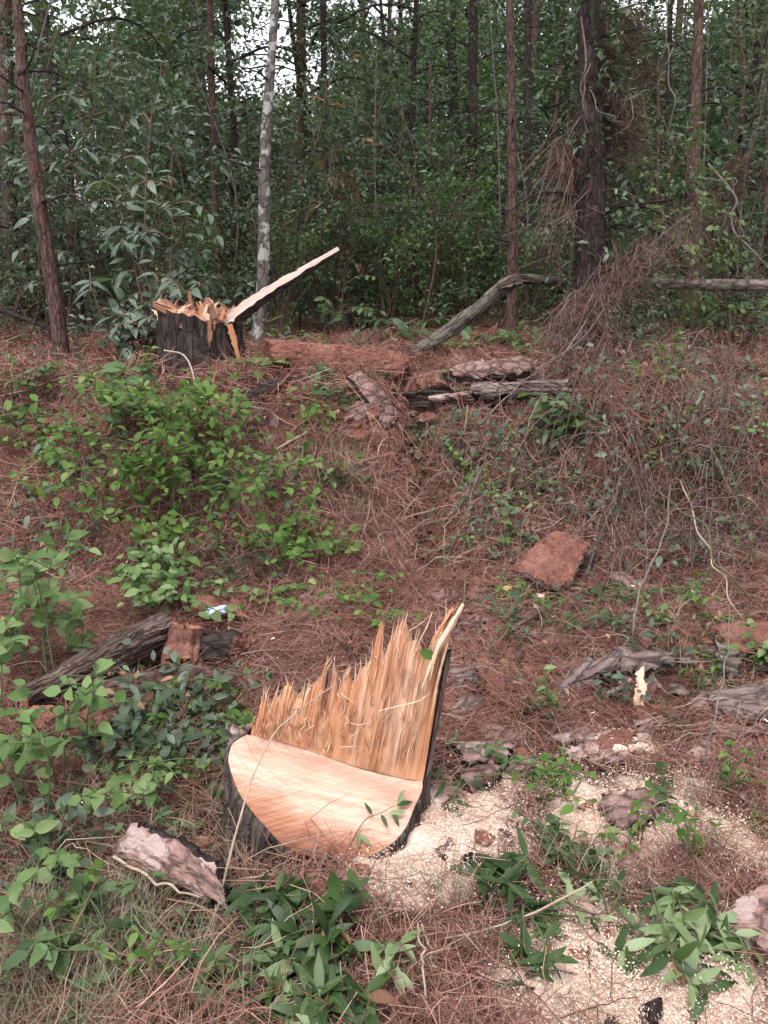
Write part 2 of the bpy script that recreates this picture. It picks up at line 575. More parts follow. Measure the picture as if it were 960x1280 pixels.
# ================================================================== ground
def axis(lo, hi, step, far, g=1.16):
    a = list(np.arange(lo, hi, step))
    s = step
    while a[-1] < far:
        s *= g
        a.append(a[-1] + s)
    s = step
    b = []
    x = lo
    while x > -far:
        s *= g
        x -= s
        b.append(x)
    return np.array(b[::-1] + a)

GX = axis(-3.6, 3.6, 0.033, 420)
GY = axis(0.6, 8.6, 0.033, 420)
gx, gy = np.meshgrid(GX, GY)
gz = H(gx, gy)

SAW = [  # photo point, radius in metres, strength
    (560, 1040, .20, .8), (600, 1000, .17, .7), (540, 1075, .16, .75), (475, 1105, .12, .8), (640, 985, .12, .65),
    (775, 935, .13, .9), (850, 1020, .20, .95), (790, 1035, .20, .9), (720, 1030, .14, .8), (690, 985, .12, .6), (900, 1060, .15, .6),
    (790, 1250, .27, 2.2), (730, 1245, .17, 1.6), (860, 1265, .17, 1.6), (700, 1200, .10, .5), (870, 1150, .11, .6), (930, 1080, .15, .6),
    (520, 1110, .12, .8), (660, 1060, .14, .5), (590, 955, .14, .5), (760, 1085, .12, .7), (615, 1075, .14, .6), (490, 715, .14, .35), (540, 740, .14, .35), (575, 830, .1, .4)]
SAWP = [(G(a, b), r, s) for a, b, r, s in SAW]
SAWP.append((G(855, 440), .45, .95))

def sawmask(x, y):
    m = np.zeros_like(x)
    for p, r, s in SAWP:
        r = r * 1.06
        m = np.maximum(m, s * np.exp(-(((x - p[0]) ** 2 + (y - p[1]) ** 2) / r ** 2) ** 1.3))
    n = fnoise(x * 6, y * 6, 77, 4)
    return np.clip((m * (1 + 2.0 * n) - 0.34) * 5, 0, 1)

saw = sawmask(gx, gy)
gz = gz + saw * (.022 + .012 * fnoise(gx * 11, gy * 11, 78, 3))
V = np.stack([gx, gy, gz], -1).reshape(-1, 3)
ground_me = raw_mesh("ground", V, [grid_faces(len(GY), len(GX))[:, ::-1]], [], None, {"saw": ('FLOAT', saw.ravel())}, True)

m, nt, b = nodes_of('forest_floor')
t = NT(nt)
pos = t.n("ShaderNodeTexCoord").outputs["Object"]
n1 = t.noise(pos, 2.2, 4)
n2 = t.noise(pos, 26, 5, .7)
n3 = t.noise(t.scale(pos, (1, 3.2, 1)), 60, 4, .7, 1.5)
f = t.math('ADD', t.math('MULTIPLY', n1, .35), t.math('ADD', t.math('MULTIPLY', n2, .35), t.math('MULTIPLY', n3, .3)))
c = t.ramp(f, [(.34, (.032, .017, .014)), (.46, (.080, .039, .031)), (.56, (.135, .070, .056)), (.66, (.20, .12, .10))])
sawc = t.ramp(t.noise(pos, 90, 4, .7), [(.3, (.55, .385, .305)), (.5, (.71, .56, .465)), (.7, (.82, .70, .61))])
tanc = t.ramp(t.noise(pos, 70, 4, .7), [(.3, (.30, .19, .145)), (.5, (.47, .325, .255)), (.7, (.62, .47, .38))])
sawc = t.mix(t.ramp(t.noise(pos, 5.5, 4, .65), [(.42, 0.0), (.60, 1.0)]), tanc, sawc)
sm = t.attr("saw", "Fac")
c = t.mix(sm, c, sawc)
t.l(c, b.inputs["Base Color"])
hh = t.math('MULTIPLY', t.math('ADD', t.math('MULTIPLY', n2, .6), t.math('MULTIPLY', n3, .8)), t.math('SUBTRACT', 1.0, t.math('MULTIPLY', sm, .8)))
t.l(t.bump(hh, .9, .03), b.inputs["Normal"])
b.inputs["Roughness"].default_value = .95
b.inputs["Specular IOR Level"].default_value = .1
ground_me.materials.append(m)
ground = link("ground", ground_me, None, "structure")

# ------------------------------------------------------------------ scattered litter (instances of small unlinked meshes)
LIB = bpy.data.collections  # source meshes live in collections that are never linked to the scene

def scatter_group(name, sources):
    col = bpy.data.collections.new(name + "_source")
    for i, me in enumerate(sources):
        col.objects.link(bpy.data.objects.new(name + "_piece", me))
    ng = bpy.data.node_groups.new(name, 'GeometryNodeTree')
    ng.interface.new_socket('Geometry', in_out='INPUT', socket_type='NodeSocketGeometry')
    ng.interface.new_socket('Geometry', in_out='OUTPUT', socket_type='NodeSocketGeometry')
    gi, go = ng.nodes.new('NodeGroupInput'), ng.nodes.new('NodeGroupOutput')
    ci = ng.nodes.new('GeometryNodeCollectionInfo')
    ci.inputs['Collection'].default_value = col
    ci.inputs['Separate Children'].default_value = True
    ci.inputs['Reset Children'].default_value = True
    ip = ng.nodes.new('GeometryNodeInstanceOnPoints')
    ip.inputs['Pick Instance'].default_value = True
    def named(n, dt):
        a = ng.nodes.new('GeometryNodeInputNamedAttribute')
        a.data_type = dt
        a.inputs['Name'].default_value = n
        return a.outputs['Attribute']
    e2r = ng.nodes.new('FunctionNodeEulerToRotation')
    ng.links.new(named('rot', 'FLOAT_VECTOR'), e2r.inputs[0])
    ng.links.new(e2r.outputs[0], ip.inputs['Rotation'])
    ng.links.new(named('size', 'FLOAT'), ip.inputs['Scale'])
    ng.links.new(gi.outputs[0], ip.inputs['Points'])
    ng.links.new(ci.outputs[0], ip.inputs['Instance'])
    ng.links.new(ip.outputs[0], go.inputs[0])
    return ng

def stuff(name, P, Mr, size, sources):
    me = raw_mesh(name, P, [], [], None, {"rot": ('FLOAT_VECTOR', euler_of(Mr)), "size": ('FLOAT', size)})
    o = link(name, me, None, "stuff")
    md = o.modifiers.new("scatter", 'NODES')
    md.node_group = scatter_group(name, sources)
    return o

def hnormal(x, y, e=0.04):
    dx = (H(x + e, y) - H(x - e, y)) / (2 * e)
    dy = (H(x, y + e) - H(x, y - e)) / (2 * e)
    n = np.stack([-dx, -dy, np.ones_like(dx)], -1)
    return n / np.linalg.norm(n, axis=1)[:, None]

def view_points(n, y0, y1, power=1.0, margin=1.2):
    """random ground points in the wedge the photo shows, denser near the camera for power>1"""
    u = RNG.random(n)
    y = y0 + (y1 - y0) * u ** power
    x = (RNG.random(n) * 2 - 1) * (0.50 * y + margin)
    return x, y

def straw_clump(n, L0, L1, w, spread, lift, seed):
    r = np.random.default_rng(seed)
    Vs, Fs, Ts = [], [], []
    k = 0
    for i in range(n):
        L = r.uniform(L0, L1)
        a = r.uniform(0, 2 * math.pi)
        bend = r.normal(0, .9)
        c = np.array([r.normal(0, spread), r.normal(0, spread), abs(r.normal(0, lift))])
        pitch = r.normal(.03, .14)
        s = np.linspace(-.5, .5, 4)
        aa = a + bend * s
        P = np.cumsum(np.stack([np.cos(aa), np.sin(aa), np.full(4, math.sin(pitch)) + .25 * (0.3 - s) * r.normal(0, .5)], -1) * L / 3, axis=0)
        P += c - P.mean(0)
        P[:, 2] = np.maximum(P[:, 2], -.012)
        side = np.stack([-np.sin(aa), np.cos(aa), r.normal(0, .5) * np.ones(4)], -1)
        side /= np.linalg.norm(side, axis=1)[:, None]
        ww = w * np.array([.8, 1, 1, .35])[:, None] * r.uniform(.7, 1.3)
        Vs.append(np.stack([P - side * ww / 2, P + side * ww / 2], 1).reshape(-1, 3))
        for j in range(3):
            Fs.append([k + 2 * j, k + 2 * j + 1, k + 2 * j + 3, k + 2 * j + 2])
        Ts += [r.random() * .34] * 8
        k += 8
    return raw_mesh("pine_straw_tuft", np.concatenate(Vs), [np.array(Fs)], [M['straw']], None, {"tint": ('FLOAT', np.array(Ts))})

straw_src = [straw_clump(54, .07, .17, .0017, .07, .013, s) for s in range(6)]
straw_far = [straw_clump(34, .12, .24, .0033, .085, .024, s + 20) for s in range(5)]

def place_litter(name, x, y, src, s0, s1, tilt=.18, up=.004, keep=None):
    if keep is not None:
        k = RNG.random(len(x)) < keep(x, y)
        x, y = x[k], y[k]
    n = len(x)
    N = hnormal(x, y)
    N = N + RNG.normal(0, tilt, (n, 3))
    a = RNG.random(n) * 2 * math.pi
    Yv = np.stack([np.cos(a), np.sin(a), np.zeros(n)], -1)
    Yv = Yv - N * (np.sum(Yv * N, 1) / np.sum(N * N, 1))[:, None]
    Mr = orient(Yv, N, np.ones(n))
    P = np.stack([x, y, H(x, y) + up], -1)
    return stuff(name, P, Mr, RNG.uniform(s0, s1, n), src)

FOOT = []                                     # ground plans of the wood lying about: little straw on top of them
def uncovered(x, y):
    k = np.ones(len(x))
    for q, f in FOOT:
        c = q.mean(0)
        q = c + (q - c) * 1.04
        ins = np.ones(len(x), bool)
        sg = np.sign((q[1, 0] - q[0, 0]) * (q[2, 1] - q[0, 1]) - (q[1, 1] - q[0, 1]) * (q[2, 0] - q[0, 0]))
        for i in range(len(q)):
            a, b = q[i], q[(i + 1) % len(q)]
            ins &= sg * ((b[0] - a[0]) * (y - a[1]) - (b[1] - a[1]) * (x - a[0])) > 0
        k[ins] = np.minimum(k[ins], f)
    return k

LATER = []
def later(name, x, y, src, s0, s1, tilt=.18, up=.004, keep=None):
    LATER.append((name, x, y, src, s0, s1, tilt, up, keep))

def run_litter():
    for name, x, y, src, s0, s1, tilt, up, keep in LATER:
        k = RNG.random(len(x)) < uncovered(x, y)
        place_litter(name, x[k], y[k], src, s0, s1, tilt, up, keep)

def straw_keep(x, y):
    s = sawmask(x, y)
    d = .55 + 1.6 * fnoise(x * 1.6, y * 1.6, 91, 3) + .25 * np.exp(-((y - 5) / 1.2) ** 2)
    d = d * (1 - .95 * np.exp(-((x - .17 - .1 * np.sin((y - 4) * 1.7)) / .20) ** 2) * np.exp(-((y - 5.1) / .8) ** 2))
    return np.clip(d, .05, 1) * (1 - .97 * np.clip(s * 1.6, 0, 1))

x, y = view_points(15500, 1.05, 5.2, 1.2)
later("pine_straw", x, y, straw_src, .75, 1.3, .22, .006, straw_keep)
x, y = view_points(8200, 4.2, 11.0, 1.0)
later("pine_straw", x, y, straw_far, .8, 1.4, .22, .01, straw_keep)

# sawdust chips
def chip_clump(n, seed, s0, s1, spread):
    r = np.random.default_rng(seed)
    Vs, Fs, Ts = [], [], []
    for i in range(n):
        c = np.array([r.normal(0, spread), r.normal(0, spread), abs(r.normal(0, .004))])
        A, Bv = unit(r.normal(size=3)), unit(r.normal(size=3))
        l, w = r.uniform(s0, s1), r.uniform(s0, s1) * .5
        q = np.array([-A * l - Bv * w, A * l - Bv * w * .7, A * l * .8 + Bv * w, -A * l * .9 + Bv * w]) + c
        Vs.append(q)
        Fs.append([4 * i, 4 * i + 1, 4 * i + 2, 4 * i + 3])
        Ts += [r.random()] * 4
    return raw_mesh("saw_chip_cluster", np.concatenate(Vs), [np.array(Fs)], [M['chip']], None, {"tint": ('FLOAT', np.array(Ts))})

chip_src = [chip_clump(44, s, .0011, .0042, .035) for s in range(4)]
pts = []
for p, r, s in SAWP[:-1]:
    n = int(120 * s * (r / .16) ** 2)
    pts.append(np.stack([RNG.normal(p[0], r * .8, n), RNG.normal(p[1], r * .8, n)], -1))
pts = np.concatenate(pts)
kp = RNG.random(len(pts)) < np.clip(sawmask(pts[:, 0], pts[:, 1]) + .12, 0, 1)
later("sawdust", pts[kp, 0], pts[kp, 1], chip_src, .7, 1.2, .3, .022)
x, y = view_points(420, 1.1, 6.5, 1.1)
later("sawdust", x, y, [chip_clump(5, 50 + s, .002, .007, .07) for s in range(3)], .6, 1.4, .3, .012)

# dead broad leaves, bark crumbs and twigs among the straw
def leaf_verts(width=.42, fold=.16, droop=.25, n=5, power=1.0, curl=0.0):
    Vs = []
    for i in range(n + 1):
        s = i / n
        w = width * .5 * (math.sin(math.pi * s ** (.8 * power)) ** .85 if 0 < s < 1 else 0)
        w = max(w, .012 if s < .5 else .002)
        z = -droop * s * s
        e = fold * w * 2 + curl * math.sin(s * 7) * w
        Vs += [(-w, s, z + e), (0, s, z), (w, s, z + e * .9)]
    F = []
    for i in range(n):
        a = 3 * i
        F += [(a, a + 1, a + 4, a + 3), (a + 1, a + 2, a + 5, a + 4)]
    return np.array(Vs), np.array(F)

def leaf_mesh(name, mat, **kw):
    Vv, F = leaf_verts(**kw)
    return raw_mesh(name, Vv, [F], [mat], None, None, True)

def dead_leaf(seed):
    r = np.random.default_rng(seed)
    Vv, F = leaf_verts(.5, r.uniform(-.3, .6), r.uniform(-.3, .4), 4, 1.0, r.uniform(-.5, .5))
    Vv[:, 1] -= .5
    return raw_mesh("dead_leaf", Vv * .07, [F], [M['leaf_dry']], None, {"tint": ('FLOAT', np.full(len(Vv), r.random()))}, True)

x, y = view_points(3300, 1.1, 10.0, 1.05)
later("dead_leaf_litter", x, y, [dead_leaf(s) for s in range(6)], .35, 1.0, .45, .018, lambda a, b: .35 + 1.3 * fnoise(a * 1.3, b * 1.3, 55, 2) + .2)

def crumb(seed, mat):
    r = np.random.default_rng(seed)
    n = 7
    a = np.linspace(0, 2 * math.pi, n, endpoint=False)
    R = r.uniform(.5, 1, n)
    top = np.stack([np.cos(a) * R, np.sin(a) * R * .55, np.full(n, .16) + r.normal(0, .05, n)], -1)
    bot = top * [1.05, 1.05, 0]
    Vv = np.vstack([top, bot, [[0, 0, .2]]]) * .03
    i = np.arange(n)
    j = (i + 1) % n
    mb = MB()
    mb.add(Vv, [np.stack([n + i, n + j, j, i], -1), np.stack([i, j, np.full(n, 2 * n)], -1)])
    return mb.mesh("bark_crumb", [mat], smooth=False)

x, y = view_points(5400, 1.1, 8.5, 1.0)
later("bark_crumbs", x, y, [crumb(1, M['bark_slab']), crumb(2, M['bark_rust']), crumb(3, M['bark_greyslab']), crumb(4, M['bark_pink']), crumb(5, M['bark_slab']), crumb(6, M['char'])], .3, 2.3, .35, .016, lambda a, b: .42 + 2.0 * fnoise(a * 1.1, b * 1.1, 65, 2))

def twig_mesh(seed, mat):
    r = np.random.default_rng(seed)
    mb = MB()
    P = smooth_path([(-.2, 0, 0), (-.05, r.normal(0, .02), .015), (.1, r.normal(0, .03), .01), (.22, r.normal(0, .04), .02)], 7)
    tube(mb, P, np.linspace(.0032, .0014, 7), 4, seed=seed)
    if r.random() < .7:
        tube(mb, smooth_path([P[3], P[3] + [.06, .05, .02], P[3] + [.12, .07, .025]], 4), [.002, .0016, .001, .0008], 3)
    return mb.mesh("fallen_twig", [mat])

x, y = view_points(800, 1.1, 9.0, 1.1)
later("fallen_twigs", x, y, [twig_mesh(1, M['stem_brown']), twig_mesh(2, M['stem_pale']), twig_mesh(3, M['vine_grey']), twig_mesh(4, M["stem_brown"])], .4, 1.0, .15, .010)

# grass: thin bent blades, mostly front left and on the bank face
def grass_tuft(n, seed, L, w):
    r = np.random.default_rng(seed)
    Vs, Fs, Ts, k = [], [], [], 0
    for i in range(n):
        a = r.uniform(0, 2 * math.pi)
        l = L * r.uniform(.5, 1.1)
        lean = r.uniform(.2, 1.2)
        s = np.linspace(0, 1, 5)
        d = np.array([math.cos(a), math.sin(a), 0])
        P = d * (lean * s ** 1.7 * l * .75)[:, None] + np.array([0, 0, 1]) * (l * (s - .45 * lean * s ** 2.2))[:, None] + np.array([r.normal(0, .025), r.normal(0, .025), 0])
        side = np.array([-d[1], d[0], 0])
        ww = (w * (1 - s ** 2 * .9))[:, None] * side
        Vs.append(np.stack([P - ww / 2, P + ww / 2], 1).reshape(-1, 3))
        for j in range(4):
            Fs.append([k + 2 * j, k + 2 * j + 1, k + 2 * j + 3, k + 2 * j + 2])
        Ts += [r.random()] * 10
        k += 10
    return raw_mesh("grass_tuft", np.concatenate(Vs), [np.array(Fs)], [M['grass']], None, {"tint": ('FLOAT', np.array(Ts))})

grass_src = [grass_tuft(12, s, .20, .0022) for s in range(4)]
GR = [(60, 1130, .30, 110), (140, 1200, .25, 90), (60, 1240, .2, 70), (200, 1240, .2, 40), (230, 1160, .2, 25), (430, 590, .14, 70), (450, 640, .14, 70), (400, 560, .12, 30), (470, 690, .15, 16), (540, 540, .2, 22), (650, 600, .3, 40), (850, 650, .35, 40),
      (760, 640, .3, 30), (800, 560, .3, 30), (600, 560, .25, 25), (720, 760, .25, 18), (880, 820, .25, 22), (640, 780, .2, 12), (180, 960, .25, 30), (340, 1150, .2, 16), (760, 1100, .15, 14), (900, 1000, .2, 14), (540, 1160, .2, 14), (240, 1000, .2, 20), (300, 640, .4, 26), (900, 520, .4, 26)]
gp = []
for a, b_, r, n in GR:
    p = G(a, b_)
    gp.append(np.stack([RNG.normal(p[0], r * .7, n), RNG.normal(p[1], r * .7, n)], -1))
gp = np.concatenate(gp)
n = len(gp)
a = RNG.random(n) * 6.28
Mr = orient(np.stack([np.cos(a), np.sin(a), np.zeros(n)], -1), np.stack([RNG.normal(0, .15, n), RNG.normal(-.1, .15, n), np.ones(n)], -1), np.ones(n))
stuff("grass", np.stack([gp[:, 0], gp[:, 1], H(gp[:, 0], gp[:, 1]) - .005], -1), Mr, RNG.uniform(.5, 1.2, n), grass_src)

# low dull undergrowth on the bank: too fine and matted to count
def under_mesh(seed, mat, size, n=26, hgt=.12):
    r = np.random.default_rng(seed)
    L_ = np.column_stack([r.normal(0, .07, n), r.normal(0, .07, n), abs(r.normal(0, hgt * .6, n))])
    a = r.uniform(0, 6.28, n)
    Y = np.stack([np.cos(a), np.sin(a), r.normal(-.1, .4, n)], -1)
    Z = np.stack([r.normal(0, .4, n), r.normal(-.2, .4, n), np.ones(n)], -1)
    TV, TF = leaf_verts(.46, .12, .25, 4)
    Vv, F = scatter(TV, TF, orient(Y, Z, size * r.uniform(.5, 1.3, n)), L_)
    mb = MB()
    mb.add(Vv, [F], 0, None, np.repeat(r.random(n), len(TV)))
    for i in range(5):
        e_ = np.array([r.normal(0, .1), r.normal(0, .1), r.uniform(.03, hgt)])
        tube(mb, smooth_path([(0, 0, -.01), e_ * [.4, .4, .8], e_], 5), [.0018, .0016, .0014, .001, .0008], 3, cap=False, mat=1)
    return mb.mesh("undergrowth_sprig", [M[mat], M['stem_brown']])
UREG = [(620, 520, 960, 720, 200), (560, 540, 700, 700, 80), (680, 440, 960, 520, 110), (500, 540, 600, 640, 30), (20, 520, 380, 740, 150), (130, 890, 300, 1000, 90), (0, 960, 100, 1120, 40), (600, 740, 960, 900, 45), (320, 430, 660, 470, 50), (0, 440, 200, 500, 70)]
up_ = []
for x0, y0, x1, y1, n in UREG:
    for i in range(n):
        up_.append(G(RNG.uniform(x0, x1), RNG.uniform(y0, y1)))
up_ = np.array(up_)
up_ = up_[RNG.random(len(up_)) < np.clip(.6 + 1.6 * fnoise(up_[:, 0] * 2.2, up_[:, 1] * 2.2, 58, 2), .05, 1)]
later("undergrowth", up_[:, 0], up_[:, 1], [under_mesh(1, 'leaf_forest', .035), under_mesh(2, 'leaf_blue', .04), under_mesh(3, 'leaf_mid', .03), under_mesh(4, 'leaf_forest', .05), under_mesh(5, 'leaf_dry', .035), under_mesh(6, 'leaf_dark', .04)], .6, 1.5, .3, .0)

# clods of red earth and rotten bark washed down the gully and off the bank
def clod(seed, mat):
    r = np.random.default_rng(seed)
    th, ph = np.meshgrid(np.linspace(.15, 3.0, 6), np.linspace(0, 2 * math.pi, 8, endpoint=False), indexing='ij')
    rr = .035 * (1 + r.normal(0, .2, th.shape))
    V_ = np.stack([rr * np.sin(th) * np.cos(ph) * 1.3, rr * np.sin(th) * np.sin(ph), rr * np.cos(th) * .7], -1).reshape(-1, 3)
    mb = MB()
    mb.add(V_, [grid_faces(6, 8, True)])
    return mb.mesh("earth_clod", [M[mat]], smooth=False)
cl = []
for x0, y0, x1, y1, n in [(430, 510, 570, 620, 210), (470, 600, 580, 740, 240), (330, 470, 640, 520, 150), (520, 720, 640, 900, 160), (600, 560, 760, 720, 60), (0, 480, 200, 700, 70), (230, 690, 420, 780, 70), (300, 430, 520, 480, 110)]:
    for i in range(n):
        cl.append(G(RNG.uniform(x0, x1), RNG.uniform(y0, y1)))
cl = np.array(cl)
later("earth_clods", cl[:, 0], cl[:, 1], [clod(1, 'red_rot'), clod(2, 'rust_slab'), clod(3, 'red_rot'), clod(4, 'bark_slab'), clod(5, 'red_rot')], .25, 1.5, .4, .006)
# ================================================================== forest
# a cheap folded leaf: base, left, mid, right, tip
LT_V = np.array([(0, 0, 0), (-.24, .42, .05), (0, .45, -.01), (.24, .42, .05), (0, 1, -.12)])
LT_F = np.array([(0, 2, 1), (0, 3, 2), (1, 2, 4), (2, 3, 4)])
NT_V = np.array([(-.012, 0, 0), (.012, 0, 0), (.004, 1, -.1)])
NT_F = np.array([(0, 1, 2)])

def cluster_leaves(r, centres, per, rad, size, jz=.5, down=-.25):
    """leaf transforms clumped round centres"""
    n = len(centres) * per
    c = np.repeat(centres, per, 0)
    off = r.normal(size=(n, 3))
    off /= np.linalg.norm(off, axis=1)[:, None]
    off *= (r.random(n) ** .5 * rad)[:, None] * np.array([1, 1, .6])
    a = r.random(n) * 2 * math.pi
    Y = np.stack([np.cos(a), np.sin(a), r.normal(down, .45, n)], -1) + off / rad * .6
    Z = np.stack([r.normal(0, jz, n), r.normal(0, jz, n), np.ones(n)], -1)
    return c + off, orient(Y, Z, size * r.uniform(.55, 1.25, n))

def leafy_mesh(name, loc, Mr, mat, r, needle=False):
    TV, TF = (NT_V, NT_F) if needle else (LT_V, LT_F)
    Vv, F = scatter(TV, TF, Mr, loc)
    tint = np.repeat(r.random(len(loc)), len(TV))
    return raw_mesh(name, Vv, [F], [mat], None, {"tint": ('FLOAT', tint)}, False)

def shrub_template(seed, h, w, nstem, ncl, per, rad, size, mat, lowbare=.1, arch=.5, stem=M['stem_brown'], sr=.012):
    r = np.random.default_rng(seed)
    mb = MB()
    cen = []
    for i in range(nstem):
        a = r.uniform(0, 2 * math.pi)
        reach = w * .5 * r.uniform(.3, 1)
        hh = h * r.uniform(.55, 1)
        P = smooth_path([(r.normal(0, .06), r.normal(0, .06), -.05), (math.cos(a) * reach * .25, math.sin(a) * reach * .25, hh * .45),
                         (math.cos(a) * reach * .7, math.sin(a) * reach * .7, hh * .85), (math.cos(a) * reach, math.sin(a) * reach, hh * (1 - .2 * arch * r.random()))], 12)
        P += r.normal(0, .012 * h, P.shape) * np.linspace(0, 1, 12)[:, None]
        tube(mb, P, np.linspace(sr, sr * .25, 12), 5, seed=i)
        k = max(1, ncl // nstem)
        for j in range(k):
            s = lowbare + (1 - lowbare) * r.random() ** .8
            p = P[min(11, int(s * 11))]
            q = p + r.normal(0, .14 * w, 3) * np.array([1, 1, .5])
            q[2] = max(q[2], .05)
            if r.random() < .6:
                tube(mb, smooth_path([p, (p + q) / 2 + [0, 0, .04], q], 4), [sr * .35, sr * .3, sr * .2, sr * .1], 3, cap=False)
            cen.append(q)
    loc, Mr = cluster_leaves(r, np.array(cen), per, rad, size)
    return (mb.mesh("stems", [stem]), leafy_mesh("foliage", loc, Mr, mat, r))

SHRUB = [
    shrub_template(1, 2.3, 1.9, 7, 84, 16, .20, .095, M['leaf_forest']),
    shrub_template(2, 1.7, 1.7, 8, 96, 16, .15, .062, M['leaf_forest']),
    shrub_template(3, 3.6, 2.0, 5, 110, 15, .24, .10, M['leaf_forest'], .2),
    shrub_template(4, 2.6, 2.1, 7, 90, 15, .20, .085, M['leaf_dark']),
    shrub_template(5, 3.2, 1.5, 4, 80, 16, .22, .11, M['leaf_blue'], .15),
    shrub_template(6, 2.0, 1.6, 6, 60, 14, .2, .085, M['leaf_mid']),
    shrub_template(7, 1.0, 1.3, 8, 60, 14, .12, .055, M['leaf_forest'], .0),
]

def put(kind, name, label, cat, x, y, rz, sc, group, meshes, names, dz=-.03):
    o = thing(name, label, cat, (x, y, h1(x, y) + dz), group)
    o.rotation_euler = (random.gauss(0, .04), random.gauss(0, .04), rz)
    o.scale = (sc, sc, sc * random.uniform(.9, 1.15))
    for nm, me in zip(names, meshes):
        link(nm, me, o)
    return o

SH_LABEL = "dense dark green understorey shrub among the trees behind the bank"
SH_GROUP = "understorey shrubs in the wood"
n_sh = 0
for row, (y0, y1, n, kinds, s0, s1) in enumerate([
        (9.3, 10.3, 20, (6, 6, 1, 5, 6), .6, .95),
        (10.2, 11.6, 22, (1, 6, 1, 5, 1), .75, 1.1),
        (11.6, 13.6, 22, (0, 1, 3, 0, 6), .8, 1.15),
        (13.4, 16, 24, (0, 3, 2, 4, 0, 3), .95, 1.3),
        (15.5, 19, 26, (2, 3, 2, 0, 3), 1.1, 1.6),
        (18.5, 24, 30, (2, 3, 2, 3), 1.3, 2.1)]):
    for i in range(n):
        y = random.uniform(y0, y1)
        hw = .5 * y + 2.4
        x = -hw + 2 * hw * (i + random.uniform(.1, .9)) / n
        k = kinds[random.randrange(len(kinds))]
        put('s', "shrub", SH_LABEL, "shrub", x, y, random.uniform(0, 6.28), random.uniform(s0, s1), SH_GROUP, SHRUB[k], ("stems", "foliage"))
        n_sh += 1

# ------------------------------------------------------------------ trees
def crown_template(seed, h, w, ncl, per, rad, size, mat, nl=9, z0=0.0):
    """limbs and foliage of a broadleaf crown; origin at the crown's base on the trunk"""
    r = np.random.default_rng(seed)
    mb = MB()
    cen = []
    for i in range(nl):
        a = i * 2.4 + r.normal(0, .3)
        zb = h * (.05 + .8 * i / nl)
        L = w * .5 * r.uniform(.6, 1.05) * (1 - .35 * i / nl)
        P = smooth_path([(0, 0, zb), (math.cos(a) * L * .4, math.sin(a) * L * .4, zb + .18 * L), (math.cos(a + .2) * L * .75, math.sin(a + .2) * L * .75, zb + .16 * L), (math.cos(a + .25) * L, math.sin(a + .25) * L, zb - .08 * L)], 10)
        tube(mb, P, np.linspace(.022, .005, 10), 5, seed=i)
        for j in range(ncl // nl):
            p = P[r.integers(2, 10)]
            q = p + r.normal(0, 1, 3) * np.array([.32, .32, .26])
            if r.random() < .6:
                tube(mb, [p, (p + q) / 2 + [0, 0, .03], q], [.006, .004, .002], 3, cap=False)
            cen.append(q)
    loc, Mr = cluster_leaves(r, np.array(cen), per, rad, size)
    return mb, loc, Mr, r

def crown_meshes(seed, *a, **k):
    mat = a[6]
    mb, loc, Mr, r = crown_template(seed, *a, **k)
    return (mb.mesh("limbs", [M['bark_dark']]), leafy_mesh("crown", loc, Mr, mat, r))

CROWN = [
    crown_meshes(11, 4.2, 4.2, 130, 15, .30, .11, M['leaf_forest'], 12),
    crown_meshes(12, 5.0, 3.6, 140, 15, .28, .10, M['leaf_forest'], 13),
    crown_meshes(13, 3.6, 3.4, 110, 16, .26, .095, M['leaf_mid'], 10),
    crown_meshes(14, 4.5, 4.0, 130, 15, .30, .12, M['leaf_blue'], 12),
]

def pine_crown(seed, h, w, nl):
    r = np.random.default_rng(seed)
    mb, L_, M_ = MB(), [], []
    for i in range(nl):
        a = i * 2.4 + r.normal(0, .3)
        zb = h * i / nl
        L = w * .5 * r.uniform(.6, 1.0) * (1 - .6 * i / nl)
        P = smooth_path([(0, 0, zb), (math.cos(a) * L * .5, math.sin(a) * L * .5, zb + .12 * L), (math.cos(a) * L, math.sin(a) * L, zb + .15 * L)], 8)
        tube(mb, P, np.linspace(.03, .006, 8), 5, seed=i)
        for j in range(9):
            q = P[r.integers(3, 8)] + r.normal(0, .22, 3)
            d = r.normal(size=(26, 3))
            d[:, 2] += .2
            L_.append(np.repeat(q[None], 26, 0))
            M_.append(orient(d, r.normal(size=(26, 3)), r.uniform(.16, .26, 26)))
    loc, Mr = np.concatenate(L_), np.concatenate(M_)
    return (mb.mesh("limbs", [M['bark_dark']]), leafy_mesh("crown", loc, Mr, M['needle_green'], r, True))

PINE = [pine_crown(31, 5.0, 4.2, 22), pine_crown(32, 4.0, 3.6, 18)]

def trunk_mesh(path, r0, r1, mat, n=12, seed=0, flare=.5, rough=.08, rings=46):
    P = smooth_path(path, rings)
    s = np.linspace(0, 1, rings)
    Hh = P[:, 2] - P[0, 2]
    R = r0 + (r1 - r0) * s + r0 * flare * np.exp(-Hh / .18)
    mb = MB()
    tube(mb, P, R, n, rough, 5, seed)
    return mb, P

